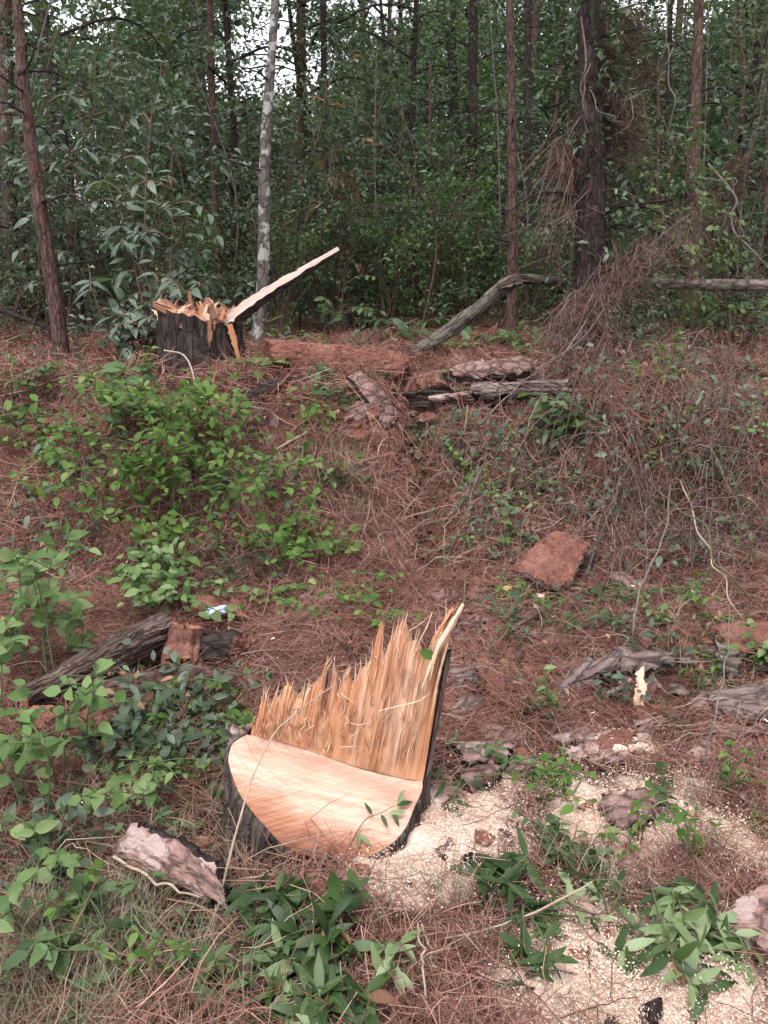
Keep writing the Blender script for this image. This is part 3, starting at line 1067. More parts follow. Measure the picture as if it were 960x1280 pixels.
def tree(name, label, base, tops, r0, mat, height, crown=None, cz=.6, group=None, cs=1.0, seed=0, rz=0.0, branches=0, flare=.5):
    """base: ground point; tops: further points of the trunk"""
    o = thing(name, label, "tree", base, group)
    path = [np.array(base) - [0, 0, .1]] + [np.asarray(p, float) for p in tops]
    d = path[-1] - path[-2]
    d = d / d[2]
    last = path[-1]
    if last[2] < height:
        path.append(last + d * (height - last[2]))
    mb, P = trunk_mesh(path, r0, r0 * .45, mat, 12, seed, flare)
    mb.build("trunk", mat, o)
    rr = np.random.default_rng(seed + 100)
    for i in range(branches):
        k = rr.integers(8, 34)
        a = rr.uniform(0, 6.28)
        L = rr.uniform(.3, 1.1)
        bm_ = MB()
        tube(bm_, smooth_path([P[k], P[k] + [math.cos(a) * L * .5, math.sin(a) * L * .5, .06 * L], P[k] + [math.cos(a) * L, math.sin(a) * L, rr.normal(-.05, .2) * L]], 7), np.linspace(r0 * .16, .004, 7), 5, seed=i)
        bm_.build("branch", M['bark_dark'], o)
    if crown is not None:
        i = int(np.argmin(abs(P[:, 2] - height * cz)))
        for nm, me in zip(("limbs", "crown"), crown):
            c = link(nm, me, o)
            c.location = P[i] - np.array(base)
            c.rotation_euler = (0, 0, rz)
            c.scale = (cs, cs, cs)
    return o

def tree_px(name, label, basepx, toppx, wpx, mat, y=None, height=12.0, mid=None, **kw):
    """a trunk whose foot and course are read off the photo; it stands at its own depth"""
    if y is None:
        b = G(*basepx)
    else:
        p = AT(*basepx, y)
        b = np.array([p[0], y, h1(p[0], y)])
    dep = b[1] * math.cos(PITCH) + (CAM_Z - b[2]) * math.sin(PITCH)
    pts = [AT(*q, b[1]) for q in (mid or [])] + [AT(*toppx, b[1] + .05)]
    return tree(name, label, b, pts, wpx * dep / FPX / 2, mat, height, **kw)

tree_px("pine_tree", "slim reddish brown trunk leaning left at the far left edge", (78, 452), (20, -10), 19, M['bark_red'], height=10, mid=[(70, 380), (45, 220), (28, 90)], crown=PINE[0], seed=3, branches=9)
tree_px("lichened_tree", "slender trunk mottled with white lichen rising behind the split board", (320, 436), (345, -10), 17, M['bark_lichen'], height=9.5, mid=[(329, 340), (331, 200), (338, 90)], crown=CROWN[0], seed=4, cz=.62, branches=3)
tree_px("pine_tree", "straight reddish pine trunk behind the broken end of the bent log", (640, 432), (637, 0), 15, M['bark_red'], height=13, mid=[(641, 300), (640, 150)], crown=PINE[1], seed=5, cz=.66, branches=5, rz=1)
tree_px("pine_tree", "thick dark pine trunk hung with vines and dead needle clumps", (740, 450), (735, -10), 42, M['bark_dark'], height=14, mid=[(739, 300), (738, 150)], crown=PINE[0], seed=6, cz=.66, branches=9, rz=2)
tree_px("pine_tree", "grey brown pine trunk standing behind the horizontal fallen log", (864, 424), (874, 0), 19, M['bark_pine'], height=13, mid=[(866, 320), (869, 150)], crown=PINE[1], seed=7, cz=.66, branches=6, rz=3)
tree_px("thin_tree", "thin dark trunk just right of the lichened trunk", (408, 390), (404, 0), 9, M['bark_dark'], y=13.2, height=9, crown=CROWN[1], seed=8, cz=.55, branches=5)
tree_px("thin_tree", "brownish trunk fading into shade between lichened trunk and thin dark trunk", (378, 390), (376, 0), 15, M['bark_pine'], y=15.0, height=12, crown=CROWN[1], seed=9, cz=.6, branches=5)
tree_px("thin_tree", "dark sapling trunk standing behind the big grey leafed shrub", (272, 400), (262, 0), 10, M['bark_pine'], y=12.4, height=9, crown=CROWN[3], seed=10, cz=.6, branches=4)
tree_px("thin_tree", "dark straight trunk left of the reddish pine in mid wood", (588, 400), (592, 0), 14, M['bark_dark'], y=14.0, height=13, crown=PINE[0], seed=12, cz=.66, branches=5)
tree_px("thin_tree", "very thin dark trunk beside the dark straight trunk", (572, 400), (566, 0), 9, M['bark_dark'], y=15.5, height=12, crown=PINE[1], seed=13, cz=.66, branches=4)
tree_px("thin_tree", "dark trunk close behind the right side of the reddish pine", (658, 400), (660, 0), 11, M['bark_dark'], y=13.4, height=12, crown=PINE[1], seed=14, cz=.66, branches=4)
tree_px("thin_tree", "thin leaning dark stem right of the thick vine hung trunk", (830, 400), (838, 0), 8, M['bark_dark'], y=13.0, height=10, crown=CROWN[2], seed=15, cz=.6, branches=4)
tree_px("thin_tree", "brown trunk in shade near the left edge behind the leaning trunk", (14, 400), (6, 0), 20, M['bark_pine'], y=12.0, height=12, crown=CROWN[0], seed=16, cz=.55, branches=4)
tree_px("thin_tree", "thin grey trunk right of the grey brown pine near the right edge", (930, 400), (925, 0), 11, M['bark_pine'], y=13.8, height=12, crown=CROWN[1], seed=17, cz=.5, branches=5)

# broadleaf trees whose crowns hang into the top of the view
BL = [(-3.9, 11.0, 0, 1.0, 2.3), (-2.3, 12.6, 3, .95, 2.6), (-5.4, 13.5, 1, 1.1, 2.4), (-1.2, 14.8, 1, 1.0, 2.8), (.4, 13.8, 0, .9, 3.0), (1.5, 15.5, 2, 1.0, 3.0), (3.2, 13.2, 1, .95, 2.6),
      (4.9, 12.4, 0, 1.0, 2.2), (5.9, 14.6, 3, 1.1, 2.4), (-6.8, 17.5, 1, 1.3, 2.8), (.2, 18.5, 1, 1.3, 3.4), (7.6, 18.0, 0, 1.3, 2.6), (-8.5, 21, 0, 1.5, 3), (9.5, 22, 1, 1.5, 3)]
for i, (x, y, k, cs, zc) in enumerate(BL):
    b = np.array([x, y, h1(x, y)])
    tree("broadleaf_tree", "slender broadleaf tree with a loose drooping crown deep in the wood", b, [b + [random.gauss(0, .1), 0, 2.0], b + [random.gauss(0, .25), 0, 4.5]], .05 + .015 * random.random(), M['bark_dark'],
         zc + 4.6 * cs, crown=CROWN[k], cz=(zc) / (zc + 4.6 * cs), group="broadleaf trees in the wood", cs=cs, seed=60 + i, rz=random.uniform(0, 6.28))
# pines farther in
for i in range(17):
    y = random.uniform(16, 30)
    x = (random.random() * 2 - 1) * (.5 * y + 2)
    b = np.array([x, y, h1(x, y)])
    tree("background_pine", "straight bare pine trunk standing deep in the shaded wood", b, [b + [random.gauss(0, .15), 0, 6]], random.uniform(.08, .15), M[random.choice(['bark_pine', 'bark_dark', 'bark_red'])],
         random.uniform(12, 16), crown=PINE[i % 2], cz=.66, group="pines deep in the wood", cs=1.3, seed=90 + i, rz=random.uniform(0, 6.28))

# the wood behind everything: a mass of leaves no one could count
def spray_mesh(seed, mat):
    r = np.random.default_rng(seed)
    cen = r.normal(0, .35, (7, 3)) * [1, 1, .7]
    loc, Mr = cluster_leaves(r, cen, 14, .28, .14)
    return leafy_mesh("leaf_spray", loc, Mr, mat, r)
spr = [spray_mesh(i, M['leaf_forest'] if i % 3 else M['leaf_dark']) for i in range(6)]
n = 10500
yy = 19 + 24 * RNG.random(n)
xx = (RNG.random(n) * 2 - 1) * (.56 * yy + 4)
zz = 14 * RNG.random(n) ** 1.1
keep = (fnoise(xx / yy * 9.0, zz / yy * 9.0, 5, 2) + .30 - zz / yy * 1.15) > 0
xx, yy, zz = xx[keep], yy[keep], zz[keep]
n = len(xx)
a = RNG.random(n) * 6.28
Mr = orient(np.stack([np.cos(a), np.sin(a), RNG.normal(0, .2, n)], -1), np.stack([RNG.normal(0, .2, n), RNG.normal(0, .2, n), np.ones(n)], -1), np.ones(n))
stuff("woodland", np.stack([xx, yy, H(xx, yy) + zz], -1), Mr, RNG.uniform(1.0, 2.0, n), spr)

# thin bare stems between the shrubs
for i in range(22):
    y = random.uniform(9.6, 13.5)
    x = (random.random() * 2 - 1) * (.46 * y + .3)
    b = np.array([x, y, h1(x, y)])
    L = random.uniform(2.0, 5.0)
    P = smooth_path([b - [0, 0, .05], b + [random.gauss(0, .1), random.gauss(0, .1), L * .5], b + [random.gauss(0, .35), random.gauss(0, .2), L]], 14)
    mb = MB()
    tube(mb, P, np.linspace(random.uniform(.012, .022), .005, 14), 5, .1, 5, i)
    for k in range(4):
        q = P[random.randrange(5, 13)]
        a = random.uniform(0, 6.28)
        l_ = random.uniform(.2, .6)
        tube(mb, smooth_path([q, q + [math.cos(a) * l_ * .5, math.sin(a) * l_ * .5, .12], q + [math.cos(a) * l_, math.sin(a) * l_, .1 * random.random()]], 5), [.005, .004, .003, .002, .001], 4, cap=False)
    tag(mb.build("thin_sapling", M[random.choice(['bark_dark', 'stem_brown', 'vine_grey'])], None, b), "thin bare sapling stem between the shrubs of the wood", "sapling", "bare stems in the wood")

# young pines with feathery boughs
for i, (x, y, sc) in enumerate([(2.2, 12.2, .55), (4.6, 10.8, .6), (.6, 13.0, .6), (-4.8, 11.6, .55), (5.6, 12.6, .7), (3.4, 11.2, .45)]):
    b = np.array([x, y, h1(x, y)])
    tree("young_pine", "young pine with feathery needle boughs among the shrubs of the wood", b, [b + [.05, 0, 1.5], b + [random.gauss(0, .15), 0, 3.2]], .035, M['bark_pine'], 6.5 * sc + .8, crown=PINE[i % 2], cz=.8 / (6.5 * sc + .8) * 1.6, group="young pines in the wood", cs=sc, seed=140 + i, rz=i * 1.3)

def ivy(label, pts, rad, n, mat, size, seed, name="climber", cat="climber", group=None):
    """leaves and thin stems clothing a trunk or hanging in a column"""
    rr = np.random.default_rng(seed)
    P = smooth_path(np.array(pts), 40)
    o = thing(name, label, cat, P[0], group)
    mb = MB()
    for k in range(5):
        Q = P + np.stack([np.cos(np.linspace(k, k + 4, 40)), np.sin(np.linspace(k, k + 4, 40)), np.zeros(40)], -1) * rad * .6
        tube(mb, Q, .006, 4, seed=k)
    mb.build("stem", M['stem_brown'], o)
    nc = max(8, n // 22)
    cen = P[rr.integers(0, 40, nc)] + rr.normal(0, 1, (nc, 3)) * [rad, rad, .15] + [0, -rad * .4, 0]
    loc, Mr = cluster_leaves(rr, cen, 22, .16, size)
    me = leafy_mesh("foliage", loc - P[0], Mr, M[mat], rr)
    link("foliage", me, o)
    return o
# ================================================================== the felled stump
def zp(pts, ox=260.0, oy=730.0, s=960 / 360):
    return [(ox + a / s, oy + b / s) for a, b in pts]

OUT = zp([(130, 502), (85, 530), (68, 580), (75, 620), (100, 690), (140, 750), (200, 820), (250, 870), (320, 905), (400, 925), (450, 930), (500, 920), (560, 900), (620, 860), (660, 810), (690, 740), (712, 690), (716, 655)])
HINGE = zp([(130, 502), (240, 523), (380, 570), (500, 613), (650, 650), (716, 655)])
TOP = zp([(150, 498), (162, 440), (180, 375), (192, 380), (197, 430), (206, 420), (228, 360), (236, 378), (250, 352), (265, 343), (285, 388), (303, 372), (320, 368), (340, 345), (362, 330), (378, 305), (394, 250), (397, 270), (386, 335),
          (390, 385), (402, 392), (412, 330), (416, 278), (424, 310), (430, 380), (440, 345), (452, 308), (465, 290), (480, 318), (500, 306), (515, 285), (532, 268), (548, 228), (560, 180), (575, 130), (579, 165), (574, 228), (590, 258), (596, 215), (606, 196),
          (620, 160), (636, 132), (655, 130), (662, 170), (668, 205), (690, 196), (700, 205), (712, 245), (725, 255), (738, 215), (752, 180), (770, 150), (800, 105), (835, 60), (852, 68), (838, 110), (815, 160), (802, 195)])
pA = AT(*HINGE[0], 2.2)
pR = AT(527, 978, 2.14)
pB = ray(425, 1081)
pB = CAMP + pB * ((0.085 - CAM_Z) / pB[2])
cut_n = unit(np.cross(pR - pA, pB - pA))
if cut_n[2] < 0:
    cut_n = -cut_n
out3 = np.array([onplane(a, b, pA, cut_n) for a, b in OUT])
hin3 = np.array([onplane(a, b, pA, cut_n) for a, b in HINGE])
hdir = unit(hin3[-1] - hin3[0])
lean = unit([.165, .03, 1.0])
pl_n = unit(np.cross(hdir, lean))
if pl_n[1] > 0:
    pl_n = -pl_n                                       # faces the camera
s_c = out3.mean(0)
st = thing("tree_stump", "fresh cut pine stump with pale sloping face and tall splintered orange back", "tree stump", (s_c[0], s_c[1], h1(s_c[0], s_c[1])))

def resample(P, n):
    P = np.asarray(P, float)
    d = np.concatenate([[0], np.cumsum(np.linalg.norm(np.diff(P, axis=0), axis=1))])
    u = np.linspace(0, d[-1], n)
    return np.stack([np.interp(u, d, P[:, k]) for k in range(P.shape[1])], -1)

# cut face: radial grid from the middle of the cut out to the rim
front = smooth_path(out3, 110)
hin = smooth_path(hin3, 110)
rim = np.vstack([front, hin[::-1][1:-1]])
mid = rim.mean(0)
e1, e2 = hdir, unit(np.cross(cut_n, hdir))
nr_ = 16
Vg, Cg = [], []
for i in range(nr_):
    s = (i / (nr_ - 1)) ** .8
    ring = mid + (rim - mid) * s
    uv = np.stack([(ring - mid) @ e1, (ring - mid) @ e2], -1)
    hgt = .006 * fnoise(uv[:, 0] * 9, uv[:, 1] * 30, 3, 3) + .004 * fnoise(uv[:, 0] * 60, uv[:, 1] * 60, 4, 2)
    hgt += .010 * np.clip(-uv[:, 1] - .08 + .25 * np.clip(-uv[:, 0], 0, 1), 0, 1) * 3 * fnoise(uv[:, 0] * 45, uv[:, 1] * 10, 9, 2)
    Vg.append(ring + cut_n * hgt[:, None])
    Cg.append(np.stack([uv[:, 0], uv[:, 1], hgt * 0], -1))
mbc = MB()
mbc.add(np.concatenate(Vg), [grid_faces(nr_, len(rim), True)[:, ::-1]], 0, np.concatenate(Cg))

m, nt, b = nodes_of('cut_face_wood')
t = NT(nt)
co = t.attr('co')
sx = t.n("ShaderNodeSeparateXYZ")
t.l(co, sx.inputs[0])
warp = t.noise(co, 5, 3)
# band position across the cut: from the front-left rim (0) to the hinge (1)
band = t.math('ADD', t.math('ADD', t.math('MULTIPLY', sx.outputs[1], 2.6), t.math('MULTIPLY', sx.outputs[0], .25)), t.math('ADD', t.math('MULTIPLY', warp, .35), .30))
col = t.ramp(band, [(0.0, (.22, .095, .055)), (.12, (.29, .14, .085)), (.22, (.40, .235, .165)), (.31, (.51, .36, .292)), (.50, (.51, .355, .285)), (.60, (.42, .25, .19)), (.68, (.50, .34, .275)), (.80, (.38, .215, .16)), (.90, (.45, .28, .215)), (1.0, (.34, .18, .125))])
rings = t.noise(t.scale(co, (3, 42, 1)), 1.0, 4, .6, 1.2)
col = t.mix(.55, col, t.ramp(rings, [(.35, (.66, .48, .38)), (.6, (1.1, 1.06, 1.02))]), 'MULTIPLY')
rot = t.n("ShaderNodeVectorRotate", rotation_type='Z_AXIS')
rot.inputs["Angle"].default_value = 1.05
t.l(co, rot.inputs["Vector"])
sawm = t.noise(t.scale(rot.outputs[0], (150, 5, 1)), 1.0, 4, .65, .6)
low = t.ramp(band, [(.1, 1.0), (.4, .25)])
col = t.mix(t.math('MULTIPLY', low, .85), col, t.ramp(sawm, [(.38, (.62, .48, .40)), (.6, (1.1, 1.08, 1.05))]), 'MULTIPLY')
sub = t.n("ShaderNodeVectorMath", operation='SUBTRACT')
sub.inputs[1].default_value = (.03, .13, 0)
t.l(co, sub.inputs[0])
scl = t.scale(sub.outputs[0], (1, 1.9, 1))
ln_ = t.n("ShaderNodeVectorMath", operation='LENGTH')
t.l(scl, ln_.inputs[0])
dist = t.math('ADD', ln_.outputs['Value'], t.math('MULTIPLY', t.noise(co, 7, 3), .045))
cmb = t.n("ShaderNodeCombineXYZ")
t.l(dist, cmb.inputs[0])
ringn = t.noise(cmb.outputs[0], 85, 3, .7)
col = t.mix(.50, col, t.ramp(ringn, [(.36, (.66, .48, .40)), (.52, (1.0, .98, .96)), (.7, (1.1, 1.08, 1.06))]), 'MULTIPLY')
dirt = t.ramp(t.noise(co, 55, 4, .75), [(.63, 0.0), (.70, 1.0)])
col = t.mix(t.math('MULTIPLY', dirt, .5), col, (.22, .12, .075))
fine = t.noise(co, 160, 3, .7)
col = t.mix(.25, col, t.ramp(fine, [(.3, .6), (.7, 1.1)]), 'MULTIPLY')
t.l(col, b.inputs["Base Color"])
hb = t.math('ADD', t.math('MULTIPLY', sawm, .7), t.math('MULTIPLY', rings, .4))
t.l(t.bump(hb, .45, .004), b.inputs["Normal"])
b.inputs["Roughness"].default_value = .7
b.inputs["Specular IOR Level"].default_value = .25
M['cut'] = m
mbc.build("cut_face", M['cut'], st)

# splintered plate standing behind the cut
hp2 = np.array(HINGE)
SL = .17
top_s = np.array([[a + SL * (b - 940), b] for a, b in TOP])     # sheared upright
base_px = resample(hp2[:], 400)
base_s = base_px[:, 0] + SL * (base_px[:, 1] - 940)
NC, NRR = 260, 26
scol = np.linspace(base_s[8], base_s[-1], NC)
byc = np.interp(scol, base_s, base_px[:, 1])
bxc = np.interp(scol, base_s, base_px[:, 0])
o_ = np.argsort(top_s[:, 0], kind='stable')
lo_top = np.full(NC, 2000.0)
seg = resample(top_s, 3000)
for sx_, sy_ in seg:                                   # highest outline point over each fibre column
    k = int(round((sx_ - scol[0]) / (scol[-1] - scol[0]) * (NC - 1)))
    if 0 <= k < NC:
        lo_top[k] = min(lo_top[k], sy_)
ok = lo_top < 1999
lo_top = np.interp(np.arange(NC), np.nonzero(ok)[0], lo_top[ok])
rj = np.random.default_rng(5)
fib = np.repeat(rj.normal(0, 1, NC // 6 + 1), 6)[:NC]
lo_top = lo_top + np.abs(np.repeat(rj.normal(0, 3.5, NC // 9 + 1), 9)[:NC]) + np.abs(rj.normal(0, 1.6, NC)) * (rj.random(NC) < .5)
bund = np.interp(np.arange(NC), np.arange(0, NC + 9, 9), rj.normal(0, 1, NC // 9 + 2)[:len(np.arange(0, NC + 9, 9))])
Fr, Bk, CoF = np.zeros((NRR, NC, 3)), np.zeros((NRR, NC, 3)), np.zeros((NRR, NC, 3))
tt = np.linspace(0, 1, NC)
thick = .028 + .125 * np.sin(np.pi * np.clip(tt * .93 + .05, 0, 1)) ** .8
for j in range(NC):
    b3 = onplane(bxc[j], byc[j], pA, pl_n)
    hpx = byc[j] - lo_top[j]
    t3 = onplane(bxc[j] + SL * hpx, lo_top[j], pA, pl_n)
    Lc = np.linalg.norm(t3 - b3)
    for i in range(NRR):
        s = i / (NRR - 1)
        p = b3 + (t3 - b3) * s
        hz = Lc * s
        gro = .0016 * fib[j] * min(1, hz / .05) + .0045 * bund[j] * min(1, hz / .12)
        gro += (.010 * float(fnoise(j * .22, hz * 5, 12, 3)) + .016 * float(fnoise(j * .06, hz * 7, 13, 3))) * min(1, hz / .04)
        lev = float(fnoise(j * .035 + 4, hz * 1.6, 15, 2)) * 5
        gro += .009 * (math.floor(lev) + min(1, (lev % 1) / .15)) * min(1, hz / .05) * .6
        Fr[i, j] = p + pl_n * gro - pl_n * .03 * (s ** 3)
        th = thick[j] * (1 - .78 * s ** 1.2) + .006
        Bk[i, j] = p - pl_n * th + pl_n * gro * .4 + hdir * .012 * (tt[j] - .4)
        CoF[i, j] = ((tt[j]) * .6, gro, hz)
mbp = MB()
gF = grid_faces(NRR, NC)
mbp.add(Fr.reshape(-1, 3), [gF], 0, CoF.reshape(-1, 3))
rim2 = np.vstack([Fr[-1], Bk[-1]])
i = np.arange(NC - 1)
mbp.add(rim2, [np.stack([i, i + 1, NC + i + 1, NC + i], -1)], 0, np.vstack([CoF[-1], CoF[-1] + [0, .03, 0]]))
for jj in (0, NC - 1):
    side = np.vstack([Fr[:, jj], Bk[:, jj]])
    i = np.arange(NRR - 1)
    q = np.stack([i, i + 1, NRR + i + 1, NRR + i], -1)
    mbp.add(side, [q if jj == 0 else q[:, ::-1]], 0, np.vstack([CoF[:, jj], CoF[:, jj] + [0, .05, 0]]))
mbp.build("splintered_wood", M['torn_wood'], st, smooth=False)
# bark still on the back of the plate, a little proud of it on the right
Bo = Bk.copy()
for j in range(NC):
    Bo[:, j] += -pl_n * (.014 + .006 * abs(fib[j])) + hdir * .014 * max(0, (tt[j] - .75) * 4)
cut_r = int(NRR * .80)
mbb = MB()
cob = CoF + np.array([0, .2, 0])
mbb.add(Bo[:cut_r].reshape(-1, 3), [grid_faces(cut_r, NC)[:, ::-1]], 0, cob[:cut_r].reshape(-1, 3))
e = np.vstack([Bk[:cut_r, -1] + pl_n * .03, Bo[:cut_r, -1]])
i = np.arange(cut_r - 1)
mbb.add(e, [np.stack([i, i + 1, cut_r + i + 1, cut_r + i], -1)[:, ::-1]], 0, np.vstack([cob[:cut_r, -1], cob[:cut_r, -1] + [0, .03, 0]]))
e = np.vstack([Bk[cut_r - 1], Bo[cut_r - 1]])
i = np.arange(NC - 1)
mbb.add(e, [np.stack([i, i + 1, NC + i + 1, NC + i], -1)], 0, np.vstack([cob[cut_r - 1], cob[cut_r - 1]]))
mbb.build("back_bark", M['bark_greyslab'], st)

# bark round the foot: front rim and the back of the plate, down into the ground
bk_base = Bo[0][::-1]
loop = np.vstack([resample(front, 120), resample(bk_base, 70)])
nl = len(loop)
c2 = loop.mean(0)
ang = np.unwrap(np.arctan2(loop[:, 1] - c2[1], loop[:, 0] - c2[0]))
rows, corow = [], []
NB = 18
rad2 = np.linalg.norm(loop[:, :2] - c2[:2], axis=1)
arc = np.concatenate([[0], np.cumsum(np.linalg.norm(np.diff(loop, axis=0), axis=1))])
gb = H(loop[:, 0], loop[:, 1]) - .06
for i in range(NB):
    s = i / (NB - 1)
    z = loop[:, 2] + (gb - loop[:, 2]) * s
    drop = loop[:, 2] - z
    rg = .05 * fnoise(arc * 22, z * 3.0, 61, 3) + .02 * fnoise(arc * 60, z * 12, 62, 2)
    off = (.002 if i == 0 else .005) + rg * (0 if i == 0 else 1) + .05 * drop ** 1.5
    d = (loop[:, :2] - c2[:2]) / rad2[:, None]
    xy = loop[:, :2] + d * off[:, None] + np.array([-.10, -.015])[None] * drop[:, None]
    zz_ = z + (.004 if i == 0 else 0)
    rows.append(np.column_stack([xy, np.broadcast_to(zz_, (nl,))]))
    corow.append(np.column_stack([np.cos(ang) * .3, np.sin(ang) * .3, -z]))
mbk = MB()
mbk.add(np.vstack([loop - cut_n * .003] + rows), [grid_faces(NB + 1, nl, True)[:, ::-1]], 0, np.vstack([corow[0]] + corow))
mbk.build("bark", M['bark_stump'], st)

# pale slivers torn loose from the plate
def zq(a, b):
    return (260 + a / (960 / 360), 730 + b / (960 / 360))
def plate_pt(a, b, lift=.012):
    return onplane(*zq(a, b), pA, pl_n) + pl_n * lift
SPL = [([(570, 408), (640, 388), (705, 375), (742, 350)], 6.5, .03), ([(600, 430), (592, 480), (575, 560), (572, 612)], 5, .012), ([(712, 405), (700, 470), (680, 540), (660, 600)], 5, .012),
       ([(445, 532), (470, 536), (496, 528)], 5, .018), ([(472, 506), (505, 480), (535, 425)], 4, .016), ([(442, 356), (470, 372), (487, 384)], 4, .018), ([(470, 452), (510, 457), (545, 447)], 3.5, .018),
       ([(624, 330), (615, 390), (610, 450)], 4, .012), ([(376, 565), (395, 535), (412, 505)], 4, .015), ([(232, 356), (216, 395), (196, 430)], 5, .02), ([(495, 548), (490, 575), (488, 600)], 5, .01),
       ([(668, 155), (700, 135), (745, 95)], 4, .01), ([(748, 92), (730, 140), (704, 192), (700, 210)], 8, .0), ([(850, 60), (820, 115), (782, 180), (748, 250), (715, 335)], 34, .016), ([(800, 190), (780, 260), (762, 340), (745, 430)], 16, .012), ([(836, 80), (800, 150), (765, 210), (742, 300)], 12, .035), ([(545, 470), (540, 520), (512, 590)], 3, .012), ([(180, 470), (172, 490), (165, 500)], 4, .02), ([(640, 150), (632, 220), (628, 300)], 4, .01), ([(690, 440), (684, 500), (668, 560)], 3, .013), ([(330, 480), (345, 470), (362, 465)], 3, .014)]
for k, (pp, w, lf) in enumerate(SPL):
    P = smooth_path([plate_pt(a, b, lf + .006 * math.sin(i * 1.7 + k)) for i, (a, b) in enumerate(pp)], 12)
    mb = MB()
    R = (w / 2.667) / FPX * 2.5 / 2 * (np.sin(np.linspace(.25, math.pi - .08, 12)) ** .6) * (1 + .25 * np.sin(np.arange(12) * 2.3 + k))
    tube(mb, P, R, 5, .25, 4, k, flat=.55)
    mb.build("splinter", M['fresh'], st)

# fuzz of fine loose fibres on the torn face, too fine to pick apart
rf = np.random.default_rng(77)
mbz = MB()
for k in range(260):
    j = rf.integers(4, NC - 4)
    i0 = rf.integers(1, NRR - 6)
    ln = rf.integers(2, 7)
    a_ = Fr[i0, j] + pl_n * .002
    b_ = Fr[min(NRR - 1, i0 + ln), min(NC - 1, max(0, j + rf.integers(-3, 4)))] + pl_n * rf.uniform(.004, .035)
    if rf.random() < .35:
        a_, b_ = b_ - pl_n * .012, a_ + pl_n * .02
    mm = (a_ + b_) / 2 + pl_n * rf.uniform(-.004, .014) + hdir * rf.normal(0, .008)
    P = smooth_path([a_, mm, b_], 5)
    w_ = rf.uniform(.0006, .0024)
    tube(mbz, P, np.array([.5, 1, 1, .7, .2]) * w_, 3, cap=False, seed=k, mat=int(rf.random() < .55))
for k in range(90):
    j = rf.integers(2, NC - 2)
    a_ = Fr[-3, j]
    b_ = Fr[-1, j] + lean * rf.uniform(.004, .04) + hdir * rf.normal(0, .008) + pl_n * rf.normal(0, .01)
    tube(mbz, [a_, (a_ + b_) / 2, b_], [.0022, .0018, .0004], 3, cap=False)
mbz.build("loose_fibres", [M['fresh'], M['torn_wood']], st, kind="stuff")

# ================================================================== the old stump on top of the bank
q0 = G(252, 470)
sy = q0[1] + .30
w2 = 100 * (sy * .966 + .2) / FPX
R2 = w2 / 2
c0 = np.array([AT(252, 470, sy)[0], sy, h1(AT(252, 470, sy)[0], sy)])
os_ = thing("old_stump", "dark furrowed stump on the bank with torn orange wood and tall split board", "tree stump", c0)
NA, NZ = 128, 22
a = np.linspace(0, 2 * math.pi, NA, endpoint=False)
ztop = .46 + .05 * np.sin(a * 2 + 1) + .09 * fnoise(np.cos(a) * 3, np.sin(a) * 3, 71, 3)
ztop = ztop - .07 * np.clip(np.cos(a), 0, 1)
rows, corow = [], []
for i in range(NZ):
    s = i / (NZ - 1)
    z = -.12 + (ztop + .12) * s
    rg = .07 * (np.abs(np.sin(a * 7 + 2 * fnoise(np.cos(a) * 2, z * 2, 72, 2))) ** .5 - .6) + .10 * fnoise(np.cos(a) * 6, np.sin(a) * 6 + z * 1.2, 73, 3)
    rr = R2 * (1.0 + rg * 1.6 + .16 * np.exp(-z / .12) - .04 * s)
    rows.append(np.column_stack([c0[0] + np.cos(a) * rr, c0[1] + np.sin(a) * rr, c0[2] + z]))
    corow.append(np.column_stack([np.cos(a) * .34, np.sin(a) * .34, z]))
mb = MB()
mb.add(np.vstack(rows), [grid_faces(NZ, NA, True)], 0, np.vstack(corow))
mb.build("bark", M['char'], os_)
# torn top: rings inward with jagged heights
rows2, co2 = [rows[-1]], [corow[-1]]
rj = np.random.default_rng(9)
for k, s in enumerate((.9, .75, .55, .35, .15, .02)):
    jag = np.repeat(rj.normal(0, 1, NA // 2), 2)
    base = rows[-1] + (c0 + [0, 0, .42] - rows[-1]) * (1 - s)
    base[:, 2] += (.025 * np.abs(jag) + .07 * np.clip(fnoise(np.cos(a) * 2.2 * s, np.sin(a) * 2.2 * s, 75, 3), -.2, 1)) * (1 if s > .1 else .3)
    rows2.append(base)
    co2.append(np.column_stack([np.cos(a) * .34 * s, np.sin(a) * .34 * s, base[:, 2]]))
mb = MB()
mb.add(np.vstack(rows2), [grid_faces(len(rows2), NA, True)], 0, np.vstack(co2))
mb.build("torn_top", M['torn_dark'], os_, smooth=False)

